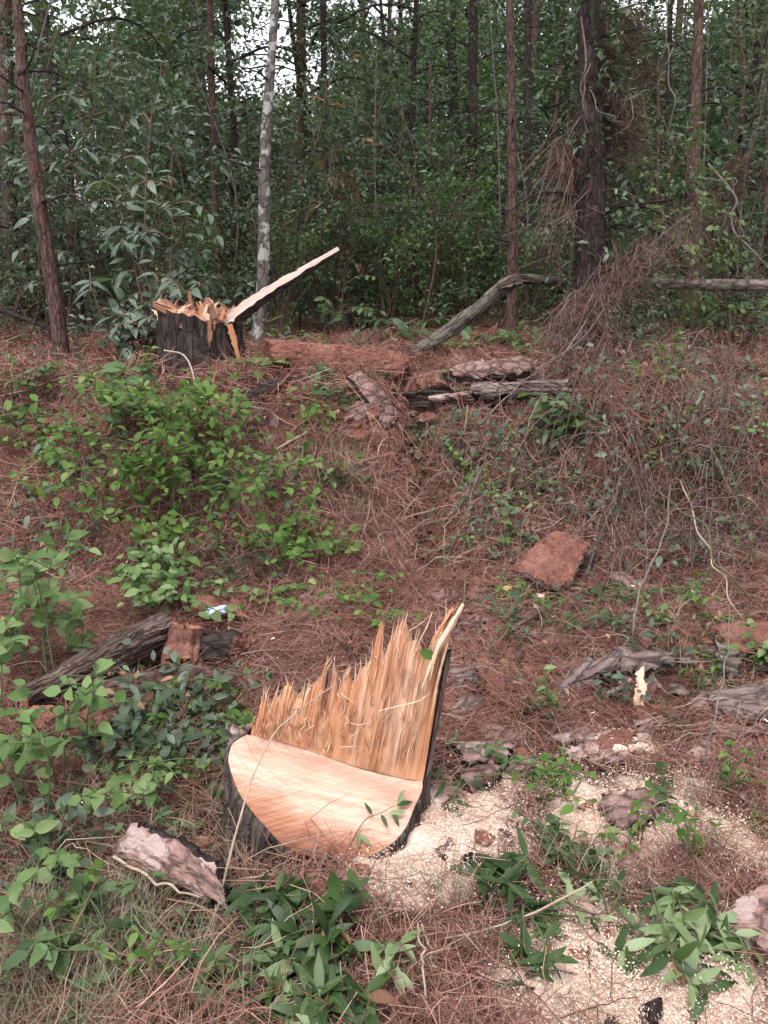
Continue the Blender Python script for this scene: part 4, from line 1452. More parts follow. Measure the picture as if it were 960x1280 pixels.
def beam(mb, P, W, Th, nrm, mat=(0, 1), seed=0, jag=.1, n=24):
    """a split board: wide W, thick Th, face towards nrm"""
    P = smooth_path(P, n)
    T, _, _ = frames(P)
    r = np.random.default_rng(seed)
    nv = np.asarray(nrm, float)
    NN = nv[None] - T * (T @ nv)[:, None]
    NN /= np.linalg.norm(NN, axis=1)[:, None]
    SS = np.cross(T, NN)
    s = np.linspace(0, 1, n)
    W = np.interp(s, np.linspace(0, 1, len(W)), W)
    Th = np.interp(s, np.linspace(0, 1, len(Th)), Th)
    m_ = 9
    off = np.linspace(-.5, .5, m_)
    L = np.concatenate([[0], np.cumsum(np.linalg.norm(np.diff(P, axis=0), axis=1))])
    jj = 1 + jag * r.normal(size=(n, 2))
    def row(h, k):
        e = off[None, :] * W[:, None]
        e[:, 0] *= jj[:, 0]
        e[:, -1] *= jj[:, 1]
        bumpy = .05 * W.mean() * np.repeat(r.normal(size=m_)[None], n, 0) + .05 * W.mean() * fnoise(L[:, None] * 9 + off[None] * 3, off[None] * 8 + 0 * L[:, None], seed + k, 2)
        X = P[:, None] + SS[:, None] * e[..., None] + NN[:, None] * (h[:, None] + bumpy)[..., None]
        return X, np.stack([e, e * 0 + k * .1, np.repeat(L[:, None], m_, 1)], -1)
    A_, cA = row(Th / 2, 0)
    B_, cB = row(-Th / 2, 1)
    g = grid_faces(n, m_)
    mb.add(A_.reshape(-1, 3), [g], mat[0], cA.reshape(-1, 3))
    mb.add(B_.reshape(-1, 3), [g[:, ::-1]], mat[1], cB.reshape(-1, 3))
    loopi = np.concatenate([np.arange(m_), np.arange(1, n) * m_ + m_ - 1, (n - 1) * m_ + np.arange(m_ - 2, -1, -1), np.arange(n - 2, 0, -1) * m_])
    X = np.vstack([A_.reshape(-1, 3)[loopi], B_.reshape(-1, 3)[loopi]])
    k = len(loopi)
    i = np.arange(k)
    mb.add(X, [np.stack([i, (i + 1) % k, k + (i + 1) % k, k + i], -1)[:, ::-1]], mat[1], np.vstack([cA.reshape(-1, 3)[loopi], cB.reshape(-1, 3)[loopi]]))

yb = sy - R2 * .55
mb = MB()
beam(mb, [AT(281, 408, yb), AT(305, 388, yb), AT(350, 357, yb + .02), AT(424, 312, yb + .05)], [.10, .12, .095, .085, .045], [.06, .06, .045, .02], (-.35, -.55, .7), seed=3, jag=.16)
bd = mb.build("split_board", [M['board'], M['bark_dark']], os_, label="pale split board with dark bark underside reaching up")
for pp, W_, mt, nm in [([(268, 398), (262, 385), (258, 372)], .10, 'torn_dark', "splinter"), ([(242, 404), (240, 388), (236, 364)], .05, 'torn_dark', "splinter"),
                   ([(270, 404), (240, 400), (215, 390), (192, 380)], .10, 'torn_dark', "torn_flap"), ([(287, 405), (294, 430), (301, 458)], .045, 'torn_wood', "splinter"),
                   ([(262, 400), (260, 430), (257, 460)], .05, 'torn_dark', "torn_strip"), ([(250, 398), (252, 384), (250, 376)], .03, 'torn_wood', "splinter"), ([(276, 400), (279, 392), (280, 386)], .03, 'torn_wood', "splinter"), ([(225, 406), (245, 420), (262, 434)], .04, 'red_rot', "torn_strip")]:
    mb = MB()
    yy_ = yb - .06 - (.05 if nm == "torn_strip" else 0)
    beam(mb, [AT(*p, yy_) for p in pp], [W_, W_ * .9, W_ * .35], [.03, .03, .01], (-.1, -1, .25), (0, 0), seed=len(pp) + int(W_ * 100), jag=.25, n=16)
    mb.build(nm, M[mt], os_, smooth=False)

rs_ = np.random.default_rng(31)
for k in range(16):
    a_ = rs_.uniform(3.4, 6.0)
    rr_ = R2 * rs_.uniform(.55, .95)
    b_ = c0 + [math.cos(a_) * rr_, math.sin(a_) * rr_, .40]
    hgt = rs_.uniform(.07, .17)
    mb = MB()
    beam(mb, [b_, b_ + [rs_.normal(0, .02), 0, hgt * .6], b_ + [rs_.normal(0, .04), rs_.normal(0, .02), hgt]], [rs_.uniform(.03, .07), .03, .004], [.02, .014, .004], (rs_.normal(0, .4), -1, .2), (0, 0), seed=300 + k, jag=.3, n=10)
    mb.build("splinter", M['torn_dark' if k % 3 else 'fresh'], os_, smooth=False)

# ================================================================== slabs and logs
def slab(name, label, cat, corners, thick, mat, lifts=(0, 0, 0, 0), nx=30, ny=20, rnd=.35, jag=.03, relief=.012, terr=0.0, curve=0.0, seed=0, under=None, group=None, warp=.0, cell=7.0, mats=None):
    """a plate lying on the ground: corners are photo points (in order), lifts their heights above ground"""
    nx, ny = int(nx * 1.9), int(ny * 1.9)
    C4 = np.array([G(*c, l) for c, l in zip(corners, lifts)])
    FOOT.append((C4[:, :2], .10))
    u, v = np.meshgrid(np.linspace(-1, 1, nx), np.linspace(-1, 1, ny))
    rnd = rnd * .55
    jag = jag * 1.5
    uu = u * np.sqrt(1 - rnd * v ** 2 / 2)
    vv = v * np.sqrt(1 - rnd * u ** 2 / 2)
    Lu = .5 * (np.linalg.norm(C4[1] - C4[0]) + np.linalg.norm(C4[2] - C4[3]))
    Lv = .5 * (np.linalg.norm(C4[3] - C4[0]) + np.linalg.norm(C4[2] - C4[1]))
    edge = np.maximum(np.abs(u), np.abs(v))
    j1 = jag * fnoise(uu * 3.1 + seed, vv * 3.1, seed, 4) * 2
    j2 = jag * fnoise(uu * 3.1 + seed + 50, vv * 3.1, seed + 7, 4) * 2
    uu = uu + j1 * 2 * edge ** 2 / max(Lu, .05) * .5
    vv = vv + j2 * 2 * edge ** 2 / max(Lv, .05) * .5
    a_, b_ = (uu + 1) / 2, (vv + 1) / 2
    P = (C4[0] * ((1 - a_) * (1 - b_))[..., None] + C4[1] * (a_ * (1 - b_))[..., None] + C4[2] * (a_ * b_)[..., None] + C4[3] * ((1 - a_) * b_)[..., None])
    nrm = np.cross(C4[1] - C4[0], C4[3] - C4[0])
    nrm = unit(nrm)
    flip = nrm[2] < 0
    if flip:
        nrm = -nrm
    xm, ym = uu * Lu / 2, vv * Lv / 2
    hh = relief * (1.3 * fnoise(xm * 14 + seed, ym * 30, seed + 3, 3) + .9 * fnoise(xm * 50 + seed, ym * 90, seed + 4, 3))
    st_ = fnoise(xm * 10 + seed, ym * 22, seed + 6, 2) * 5
    hh = hh + relief * .8 * (np.floor(st_) - 0 + np.clip((st_ % 1) / .18, 0, 1)) * .35
    hh = hh * .62
    if terr:
        # bark plates: cells at different heights
        wx = xm * cell + .6 * fnoise(xm * 9, ym * 9, seed + 1, 2)
        wy = ym * cell * 1.9 + .6 * fnoise(xm * 9, ym * 9, seed + 2, 2)
        row = np.floor(wy)
        sx_ = np.floor(wx + .5 * (row % 2))
        terr = terr * .22
        hh = hh + terr * (_hash(sx_, row, seed + 11) - .3)
        fx, fy = (wx + .5 * (row % 2)) % 1, wy % 1
        dd = np.minimum(np.minimum(fx, 1 - fx) / 1.0, np.minimum(fy, 1 - fy))
        hh = hh - terr * .9 * np.clip(1 - dd / .14, 0, 1)
    hh = hh + curve * (1 - vv ** 2) - relief * .8 * np.clip(edge - .85, 0, 1) / .15
    if warp:
        hh = hh + warp * 2 * fnoise(uu * 1.2 + seed, vv * 1.2, seed + 21, 2)
    Tp = P + nrm * (thick * .5 + hh)[..., None]
    bt = P - nrm * (thick * .5 - curve * .8 * (1 - vv ** 2) - (warp * 2 * fnoise(uu * 1.2 + seed, vv * 1.2, seed + 21, 2) if warp else 0) + .25 * thick * fnoise(xm * 30, ym * 30, seed + 31, 2))[..., None]
    ctr = C4.mean(0)
    o = None
    mb = MB()
    g = grid_faces(ny, nx)
    if flip:
        g = g[:, ::-1]
    co = np.stack([ym, hh, xm], -1)
    mb.add(Tp.reshape(-1, 3), [g], 0, co.reshape(-1, 3))
    mb.add(bt.reshape(-1, 3), [g[:, ::-1]], 1 if under else 0, (co + [0, .1, 0]).reshape(-1, 3))
    li = np.concatenate([np.arange(nx), np.arange(1, ny) * nx + nx - 1, (ny - 1) * nx + np.arange(nx - 2, -1, -1), np.arange(ny - 2, 0, -1) * nx])
    A_, B_ = Tp.reshape(-1, 3)[li], bt.reshape(-1, 3)[li]
    k = len(li)
    midl = (A_ + B_) / 2 + (A_ - ctr) * 0.0 + nrm * .2 * thick * RNG.normal(0, .5, (k, 1))
    X = np.vstack([A_, midl, B_])
    i = np.arange(k)
    j = (i + 1) % k
    q = np.vstack([np.stack([i, j, k + j, k + i], -1), np.stack([k + i, k + j, 2 * k + j, 2 * k + i], -1)])
    if not flip:
        q = q[:, ::-1]
    cl = co.reshape(-1, 3)[li]
    mb.add(X, [q], 1 if under else 0, np.vstack([cl, cl + [0, thick * .5, 0], cl + [0, thick, 0]]))
    o = mb.build(name, [M[mat]] + ([M[under]] if under else []), None, ctr, smooth=False)
    return tag(o, label, cat, group)

def log(name, label, cat, pts, widths, mat, endmat, lifts=None, n=56, rings=70, rough=.12, ridge=.12, seed=0, nr=11, group=None, flat=1.0):
    """a log along photo points; widths in photo pixels"""
    lifts = lifts or [0] * len(pts)
    P0 = []
    R = []
    for (a, b), w, l in zip(pts, widths, lifts):
        p = G(a, b, l)
        d = p[1] * math.cos(PITCH) + (CAM_Z - p[2]) * math.sin(PITCH)
        R.append(w * d / FPX / 2)
        P0.append(p)
    P = smooth_path(P0, rings)
    Rr = np.interp(np.linspace(0, 1, rings), np.linspace(0, 1, len(R)), R)
    for i in range(len(P0) - 1):
        dd = unit(np.append((P0[i + 1] - P0[i])[:2], 0))[[1, 0]] * [1, -1] * max(R[i], R[i + 1])
        a_, b_ = P0[i][:2], P0[i + 1][:2]
        FOOT.append((np.array([a_ - dd, b_ - dd, b_ + dd, a_ + dd]), .12))
    o = thing(name, label, cat, np.mean(P0, 0), group)
    mb = MB()
    tube(mb, P, Rr, n, rough, 5, seed, cap=False, ridge=ridge, nr=nr, flat=flat)
    mb.build("bark", M[mat], o)
    for e, sgn in ((0, -1), (-1, 1)):
        T, U, W = frames(P)
        mb2 = MB()
        c = P[e]
        aa = np.linspace(0, 2 * math.pi, n, endpoint=False)
        Vs, Cs = [], []
        rr = np.random.default_rng(seed + 3)
        for k in (1.0, .8, .55, .3, .05):
            jag_ = rr.normal(0, .10 * Rr[e], n) * (k < 1)
            ring = mb.V[0].reshape(rings, n, 3)[e]
            q = c + (ring - c) * k + T[e] * sgn * (jag_ + .03 * Rr[e])[:, None]
            Vs.append(q)
            Cs.append(np.column_stack([np.cos(aa) * Rr[e] * k, np.sin(aa) * Rr[e] * k, jag_]))
        g = grid_faces(5, n, True)
        if sgn > 0:
            g = g[:, ::-1]
        mb2.add(np.vstack(Vs), [g[:, ::-1]], 0, np.vstack(Cs))
        mb2.build("log_end", M[endmat], o, smooth=False)
    return o

# left foreground and left foot of the bank
slab("bark_slab", "pinkish grey bark slab with black underside lying left of the cut stump", "bark slab", [(168, 1030), (272, 1074), (300, 1140), (148, 1074)], .05, 'bark_pink', (.15, .14, .05, .06), 46, 30, .45, .05, .014, .0, .015, 3, 'char')
log("log", "weathered grey log with deep cracks slanting down at the left", "log", [(28, 872), (100, 838), (160, 808), (207, 785)], [24, 36, 41, 38], 'log_weather', 'rotend', [.09, .11, .13, .15], seed=2, ridge=.28, nr=13, rough=.2)
log("log", "low dark red log under the weathered log reaching toward the stump", "log", [(120, 868), (190, 856), (250, 850), (300, 852)], [30, 34, 34, 22], 'bark_red', 'rotend', [.05, .06, .06, .05], seed=5, ridge=.2, rough=.25)
log("log_block", "short upright brown log block at the top end of the weathered log", "log", [(226, 838), (229, 812), (232, 784)], [48, 46, 42], 'red_rot', 'rotend', [.02, .09, .17], seed=7, ridge=.2, rough=.15, rings=16)
log("log_block", "charred black log block with red end beside the brown block", "log", [(254, 812), (272, 814), (292, 812), (304, 812)], [46, 50, 46, 40], 'char', 'red_rot', [.07, .07, .07, .07], seed=9, ridge=.2, rough=.18, rings=18)
slab("rotten_wood", "crumbly orange red chunk of rotten wood below the low dark log", "wood", [(80, 900), (160, 872), (168, 905), (90, 940)], .07, 'red_rot', (.09, .10, .04, .03), 30, 20, .5, .08, .02, .02, .03, 13, cell=16)
slab("rotten_wood", "reddish brown rotten board leaning above the log blocks by the can", "wood", [(222, 735), (305, 757), (312, 775), (232, 762)], .025, 'rust_slab', (.06, .05, .03, .03), 26, 12, .4, .05, .01, seed=15)
slab("rotten_wood", "small orange rotten wood piece at the left end of the logs", "wood", [(22, 890), (62, 884), (58, 912), (28, 918)], .04, 'rotend', (.05, .05, .03, .02), 18, 12, .5, .06, .012, seed=16)
log("stick", "white lichen covered stick standing up between leaves at the left", "stick", [(121, 995), (113, 950), (103, 908)], [13, 11, 8], 'bark_lichen', 'rotend', [.01, .08, .16], seed=18, n=8, rings=12, ridge=.05)

# the middle
slab("bark_slab", "large square rust red bark slab lying on the slope", "bark slab", [(634, 715), (690, 664), (742, 682), (704, 742)], .04, 'rust_slab', (.08, .16, .15, .08), 44, 36, .5, .05, .018, .010, .015, 21, 'bark_slab', cell=5, warp=.012)
slab("bark_slab", "small pinkish bark scrap to the right of the square rust red slab", "bark slab", [(758, 722), (772, 713), (805, 728), (796, 740)], .03, 'bark_pink', (.04, .05, .05, .03), 20, 12, .4, .03, .008, seed=22)
for k, (lab, cs, lf) in enumerate([
        ("curved grey bark plate, leftmost of the three overlapping ones", [(688, 868), (735, 824), (752, 836), (704, 876)], (.03, .08, .07, .02)),
        ("curved grey bark plate, middle of the three overlapping ones", [(716, 846), (770, 812), (776, 838), (728, 862)], (.07, .11, .09, .05)),
        ("curved grey bark plate, rightmost of the three above the upright chip", [(766, 812), (836, 820), (842, 836), (770, 836)], (.10, .08, .05, .08))]):
    slab("bark_plate", lab, "bark", cs, .025, 'bark_greyslab', lf, 30, 14, .35, .03, .010, .016, .03, 30 + k, 'bark_dark', cell=16, group="overlapping bark plates")
slab("wood_chip", "pale upright wood chip stuck in the needles before the curved bark plates", "wood chip", [(794, 843), (806, 838), (804, 888), (796, 888)], .012, 'fresh', (.13, .13, .02, .02), 12, 20, .2, .06, .006, seed=35)
slab("wood_chip", "long white split of wood lying flat on the needles", "wood chip", [(755, 917), (814, 918), (814, 929), (758, 925)], .02, 'board', (.03, .03, .02, .02), 26, 8, .5, .03, .005, seed=36)
slab("wood_chip", "small cream chip standing at the lower corner of the square slab", "wood chip", [(668, 746), (678, 742), (680, 759), (672, 762)], .01, 'fresh', (.07, .07, .02, .02), 8, 10, .3, .05, .004, seed=37)
slab("bark_slab", "dark pink bark piece right of the stump, the upper one of a pair", "bark slab", [(562, 934), (640, 932), (634, 954), (588, 962)], .04, 'bark_pink', (.05, .05, .04, .04), 34, 18, .3, .05, .010, .0, .006, 41, 'bark_dark')
slab("bark_slab", "curled dark bark piece half buried in sawdust, lower one of a pair", "bark slab", [(562, 972), (610, 962), (628, 976), (588, 992)], .04, 'bark_slab', (.04, .05, .04, .03), 28, 16, .5, .04, .012, .012, .03, 42, 'bark_dark', cell=15)
slab("bark_slab", "brown and white bark chunk set in the sawdust on the right", "bark slab", [(752, 996), (812, 990), (818, 1034), (760, 1040)], .05, 'bark_slab', (.05, .06, .03, .03), 32, 24, .3, .05, .010, .0, .004, 43)
slab("bark_slab", "red brown flake of bark left of the curved bark plates", "bark slab", [(602, 845), (626, 838), (640, 868), (612, 876)], .02, 'rust_slab', (.03, .04, .03, .02), 20, 16, .3, .06, .008, seed=44)
slab("bark_slab", "grey purple bark bit just right of the splintered back of the stump", "bark slab", [(560, 842), (588, 834), (594, 852), (566, 862)], .03, 'bark_greyslab', (.04, .04, .03, .03), 20, 12, .4, .05, .01, seed=45)
slab("bark_slab", "grey upright bark fragment near the right edge", "bark slab", [(894, 800), (922, 806), (920, 848), (898, 846)], .035, 'bark_greyslab', (.14, .14, .03, .03), 20, 24, .4, .05, .012, seed=46)
slab("bark_slab", "flat red brown bark sheet at the right edge behind the grey fragment", "bark slab", [(890, 782), (965, 778), (975, 812), (918, 818)], .025, 'rust_slab', (.08, .08, .05, .05), 30, 16, .4, .04, .008, seed=47)
slab("bark_slab", "grey bark sheet at the right edge below the upright fragment", "bark slab", [(880, 868), (970, 850), (975, 900), (900, 892)], .03, 'bark_greyslab', (.04, .05, .05, .04), 30, 18, .5, .04, .012, .012, .01, 48, cell=12)
slab("bark_slab", "flat grey splinter of bark at the right edge above the dry grass", "bark slab", [(870, 908), (968, 906), (968, 922), (890, 922)], .02, 'bark_slab', (.03, .03, .02, .02), 26, 10, .5, .04, .008, seed=49)
slab("bark_slab", "pink bark piece in the lower right corner beside the cut leaves", "bark slab", [(914, 1130), (975, 1112), (985, 1196), (918, 1188)], .05, 'bark_pink', (.06, .07, .04, .04), 34, 26, .4, .05, .014, .016, .01, 50, cell=13)
slab("bark_slab", "thin pink bark strip in the litter behind the white split", "bark slab", [(700, 940), (738, 922), (752, 936), (716, 956)], .02, 'bark_pink', (.03, .04, .03, .02), 20, 12, .4, .06, .008, seed=51)
slab("bark_slab", "small pink bark tile peeking out behind the left rim of the stump", "bark slab", [(286, 912), (314, 908), (318, 928), (288, 932)], .05, 'bark_pink', (.14, .14, .08, .08), 16, 12, .3, .04, .008, seed=52)
slab("bark_slab", "dark bark crust against the foot of the stump in the sawdust", "bark slab", [(596, 905), (660, 912), (650, 928), (604, 922)], .02, 'bark_slab', (.03, .03, .02, .02), 20, 10, .4, .05, .008, seed=53)

rb = random.Random(17)
for k in range(16):
    cx, cy_ = rb.uniform(575, 945), rb.uniform(780, 960)
    w_, h_ = rb.uniform(14, 34), rb.uniform(7, 15)
    sl = rb.uniform(-8, 8)
    slab("bark_flake", "small flat bark flake among the needles right of the stump", "bark", [(cx - w_, cy_ + h_ * .6 + sl), (cx - w_ * .3, cy_ - h_), (cx + w_, cy_ - h_ * .5 - sl), (cx + w_ * .5, cy_ + h_)], .018, rb.choice(['bark_slab', 'bark_pink', 'rust_slab', 'bark_greyslab']),
         (.025, .03, .03, .02), 12, 7, .5, .06, .010, .008, .006, 200 + k, group="bark flakes right of the stump")
for k in range(9):
    cx, cy_ = rb.uniform(340, 560), rb.uniform(470, 560)
    w_, h_ = rb.uniform(10, 22), rb.uniform(5, 9)
    slab("bark_flake", "small reddish bark flake on the bank round the head of the gully", "bark", [(cx - w_, cy_ + h_ * .6), (cx - w_ * .3, cy_ - h_), (cx + w_, cy_ - h_ * .5), (cx + w_ * .5, cy_ + h_)], .03, rb.choice(['bark_slab', 'red_rot', 'rust_slab']),
         (.04, .06, .06, .04), 10, 6, .5, .08, .014, .01, .01, 230 + k, group="bark flakes round the gully")

# on the bank top
slab("fallen_log", "long low red brown peeled log lying behind the second stump", "log", [(330, 432), (508, 452), (512, 474), (345, 462)], .15, 'rust_slab', (.17, .12, .05, .07), 80, 26, .5, .08, .03, .012, .06, 61, cell=7)
slab("bark_slab", "brown bark sheet tilted over the edge of the bank at the gully", "bark slab", [(432, 470), (452, 464), (500, 522), (482, 538)], .03, 'bark_slab', (.14, .16, .08, .05), 40, 18, .2, .02, .012, .006, .03, 62, 'bark_dark', cell=8)
log("log", "short dark rotting branch before the second stump", "log", [(300, 502), (335, 488), (368, 478)], [14, 20, 16], 'char', 'rotend', [.03, .05, .04], seed=63, rings=20)
for k, (lab, cs, lf, mt) in enumerate([
        ("long dark bark strip on the bank, lowest of the heap", [(500, 490), (600, 486), (700, 494), (520, 508)], (.07, .06, .05, .05), 'char'),
        ("brown bark strip on top of the heap at the bank edge", [(560, 462), (660, 448), (668, 466), (566, 476)], (.10, .12, .09, .08), 'bark_slab'),
        ("grey bark strip at the right end of the heap", [(590, 480), (712, 474), (716, 494), (600, 500)], (.10, .10, .06, .06), 'bark_greyslab'),
        ("narrow pink wood strip lying on the dark heap of bark", [(538, 496), (592, 490), (594, 497), (540, 505)], (.10, .10, .09, .09), 'bark_pink'),
        ("reddish bark scrap behind the heap near the bent log foot", [(520, 472), (556, 464), (562, 484), (528, 492)], (.08, .09, .06, .05), 'red_rot')]):
    slab("bark_strip", lab, "bark", cs, .06, mt, tuple(v * 1.5 for v in lf), 40, 12, .4, .05, .02, .012, .02, 64 + k, 'bark_dark', cell=10, group="heap of bark on the bank")
# bent broken log and the long horizontal one
def log3(name, label, P0, R, mat, endmat, seed, rough=.08, ridge=.04, rings=44):
    P = smooth_path(P0, rings)
    o = thing(name, label, "log", np.mean(P0, 0))
    mb = MB()
    tube(mb, P, np.interp(np.linspace(0, 1, rings), np.linspace(0, 1, len(R)), R), 16, rough, 5, seed, cap=False, ridge=ridge)
    mb.build("bark", M[mat], o)
    V0 = mb.V[0].reshape(rings, 16, 3)
    for e in (0, rings - 1):
        c = V0[e].mean(0)
        mb2 = MB()
        Vv = np.vstack([V0[e], c + (V0[e] - c) * .5 + RNG.normal(0, .012, (16, 3)), c[None]])
        i = np.arange(16)
        j = (i + 1) % 16
        fq, ft = np.stack([i, j, 16 + j, 16 + i], -1), np.stack([16 + i, 16 + j, np.full(16, 32)], -1)
        if e == 0:
            fq, ft = fq[:, ::-1], ft[:, ::-1]
        mb2.add(Vv, [fq, ft], 0, Vv * 1.0)
        mb2.build("broken_end", M[endmat], o, smooth=False)
    return o
yl = G(522, 447)[1] + .1
d_ = lambda px: px * (yl * .966 + .15) / FPX / 2
log3("bent_log", "mossy grey log bending up from the bank to a pale broken end", [AT(505, 452, yl - .1), AT(545, 425, yl), AT(598, 385, yl + .1), AT(632, 357, yl + .15), AT(652, 349, yl + .2), AT(690, 351, yl + .28), AT(712, 353, yl + .32)], [d_(22), d_(19), d_(17), d_(20), d_(13), d_(11), d_(8)], 'log_mossy', 'torn_wood', 81, .22, .14)
yh = yl + .15
log3("fallen_log", "pale horizontal log propped across the trunks at the right", [AT(690, 352, yh + .3), AT(780, 353, yh + .1), AT(860, 355, yh), AT(980, 357, yh), AT(1260, 366, yh)], [d_(10), d_(12), d_(13), d_(13), d_(11)], 'log_pale', 'torn_wood', 83, .16, .10)
log3("fallen_branch", "thin dark fallen branch slanting behind the leaning trunk at the left", [AT(-20, 380, 9.0), AT(60, 410, 8.8), AT(110, 440, 8.5)], [.028, .026, .02], 'bark_dark', 'torn_dark', 84)

# the pale tear where the bent log has snapped
mb = MB()
beam(mb, [AT(622, 360, yl + .02), AT(648, 349, yl + .06), AT(668, 350, yl + .12)], [.05, .085, .03], [.02, .03, .01], (0, -1, .5), (0, 0), seed=8, jag=.3, n=16)
mb.build("torn_wood", M['log_weather'], bpy.data.objects["bent_log"], smooth=False)

# can
cp = G(272, 764, .07)
can = thing("drink_can", "crushed silver and blue drink can lying above the log blocks", "can", cp)
m_al, nt, b = nodes_of('can_metal')
t = NT(nt)
cc = t.ramp(t.noise(t.attr('co'), 26, 2), [(.44, (.72, .74, .78)), (.50, (.10, .17, .42)), (.56, (.74, .76, .80))], 'CONSTANT')
t.l(cc, b.inputs["Base Color"])
b.inputs["Metallic"].default_value = .45
b.inputs["Roughness"].default_value = .35
mb = MB()
ax = unit([.97, .2, .12])
Pc = np.array([cp + ax * s for s in (-.050, -.047, -.042, -.025, -.004, .017, .038, .044, .047)])
FOOT.append((np.array([[cp[0] - .1, cp[1] - .2], [cp[0] + .1, cp[1] - .2], [cp[0] + .1, cp[1] + .1], [cp[0] - .1, cp[1] + .1]]), .05))
tube(mb, Pc, [.021, .025, .029, .030, .022, .028, .029, .025, .021], 22, .16, 2, 5, cap=False, flat=.8)
mb.build("can_body", m_al, can)
for e in (0, -1):
    m2 = MB()
    tube(m2, [Pc[e], Pc[e] + ax * (.002 if e else -.002)], [.023, .022], 20, flat=.8)
    m2.build("can_end", m_al, can)

# ------------------------------------------------------------------ sticks and stalks
def stick(name, label, pts, lifts, r0, r1, mat, cat="stick", group=None, n=30, seed=0, wob=.004, sides=7):
    P0 = [G(a, b, l) for (a, b), l in zip(pts, lifts)]
    P = smooth_path(P0, n)
    P = P + np.random.default_rng(seed).normal(0, wob, P.shape) * np.sin(np.linspace(0, math.pi, n))[:, None]
    P = smooth_path(P[::2], n)
    mb = MB()
    tube(mb, P, np.linspace(r0, r1, n), sides, .15, 6, seed)
    o = mb.build(name, M[mat], None, P[0])
    return tag(o, label, cat, group)

stick("stick", "long brown stick crossing the lower left corner", [(-10, 1242), (120, 1188), (240, 1134), (300, 1101)], [.04, .07, .09, .10], .009, .004, 'stem_brown', seed=1)
stick("dry_stalk", "pale dry stalk over the pinkish bark slab", [(142, 1071), (200, 1105), (252, 1122)], [.12, .14, .10], .0042, .003, 'stem_pale', "stalk", seed=2)
stick("dry_stalk", "tall thin dry stalk leaning across the cut face of the stump", [(271, 1146), (290, 1060), (330, 940), (365, 895), (430, 848)], [.02, .22, .38, .45, .52], .0036, .0016, 'stem_pale', "stalk", seed=3, wob=.002)
stick("dry_stalk", "pale straight stalk lying among the leaves below the stump", [(532, 1178), (610, 1160), (690, 1130), (746, 1099)], [.05, .07, .09, .11], .003, .0024, 'stem_pale', "stalk", seed=4, wob=.002)
stick("stick", "brown stick running up to the square rust red slab", [(606, 808), (650, 780), (700, 752), (742, 732)], [.02, .05, .07, .10], .013, .007, 'stem_brown', seed=5)
stick("stick", "mossy upright stick against the right corner of the square slab", [(732, 722), (750, 670), (770, 620), (778, 570)], [.03, .15, .25, .32], .011, .006, 'log_mossy', seed=6)
stick("stick", "pale broken branch end lying on the needles at the bank edge", [(345, 562), (385, 538), (408, 522), (426, 513)], [.03, .05, .06, .08], .008, .013, 'stem_pale', seed=7)
stick("stick", "dark green broken stem standing up on the bank", [(392, 470), (384, 440), (378, 422)], [.02, .16, .25], .014, .011, 'log_mossy', seed=8)
stick("stick", "dark curved branch lying along the top of the right bank", [(764, 514), (810, 510), (850, 505), (884, 495)], [.05, .06, .07, .12], .010, .006, 'stem_brown', seed=9)
stick("dry_stalk", "arched pale shoot in front of the second stump", [(205, 438), (232, 446), (246, 490), (254, 530)], [.35, .32, .18, .05], .006, .004, 'stem_pale', "stalk", seed=10)
stick("stick", "grey twig lying under the stump sawdust", [(440, 1150), (520, 1140), (600, 1128)], [.02, .04, .03], .010, .006, 'stem_brown', seed=11)
stick("stick", "dark stick half buried at the bottom edge", [(245, 1256), (300, 1250), (370, 1240)], [.03, .04, .04], .009, .006, 'stem_brown', seed=12)
stick("stick", "forked pale twig lying below the bank on the right", [(684, 728), (720, 735), (752, 748), (768, 768)], [.05, .06, .05, .04], .004, .003, 'stem_pale', seed=13)
stick("stick", "dark thin stick behind the right rim of the stump", [(540, 935), (600, 930), (650, 932), (680, 926)], [.06, .05, .04, .03], .0035, .002, 'stem_brown', seed=14)
stick("stick", "dark twig lying across the square rust red slab", [(622, 719), (650, 721), (678, 724)], [.13, .15, .16], .004, .003, 'stem_brown', seed=15)
stick("dry_stalk", "upright dead stalk near the right edge with two bends", [(878, 965), (892, 900), (908, 820), (912, 752)], [.02, .18, .36, .50], .0035, .002, 'vine_grey', "stalk", seed=16)
stick("dry_stalk", "grey stalk rising from the curved bark plates past the slab", [(790, 800), (800, 740), (832, 660), (838, 600)], [.02, .15, .35, .42], .005, .003, 'vine_grey', "stalk", seed=17)
stick("dry_stalk", "thin red stalk curving up from the bottom edge", [(535, 1280), (528, 1200), (522, 1150)], [.02, .12, .2], .003, .002, 'stem_pale', "stalk", seed=18)
stick("dry_stalk", "white forked stalk standing in the litter at the bottom", [(560, 1240), (540, 1195), (524, 1148)], [.02, .05, .09], .004, .003, 'stem_pale', "stalk", seed=19)
stick("dry_stalk", "tall pale stalk slanting over the bark heap", [(600, 530), (650, 480), (720, 430), (760, 380)], [.1, .3, .55, .8], .006, .004, 'vine_grey', "stalk", seed=20)
for k, (pts, lf) in enumerate([([(905, 545), (950, 420), (908, 560), (880, 585)], [.02, .6, .3, .02]), ([(900, 545), (906, 480), (912, 420), (912, 380)], [.02, .3, .6, .8]), ([(895, 550), (890, 500), (892, 440), (890, 400)], [.02, .2, .5, .7])]):
    if k:
        stick("bare_sapling", ["", "bare thin sapling on the right bank, the taller of two", "bare thin sapling on the right bank, the shorter of two"][k], pts, lf, .010, .004, 'stem_brown', "sapling", seed=21 + k)

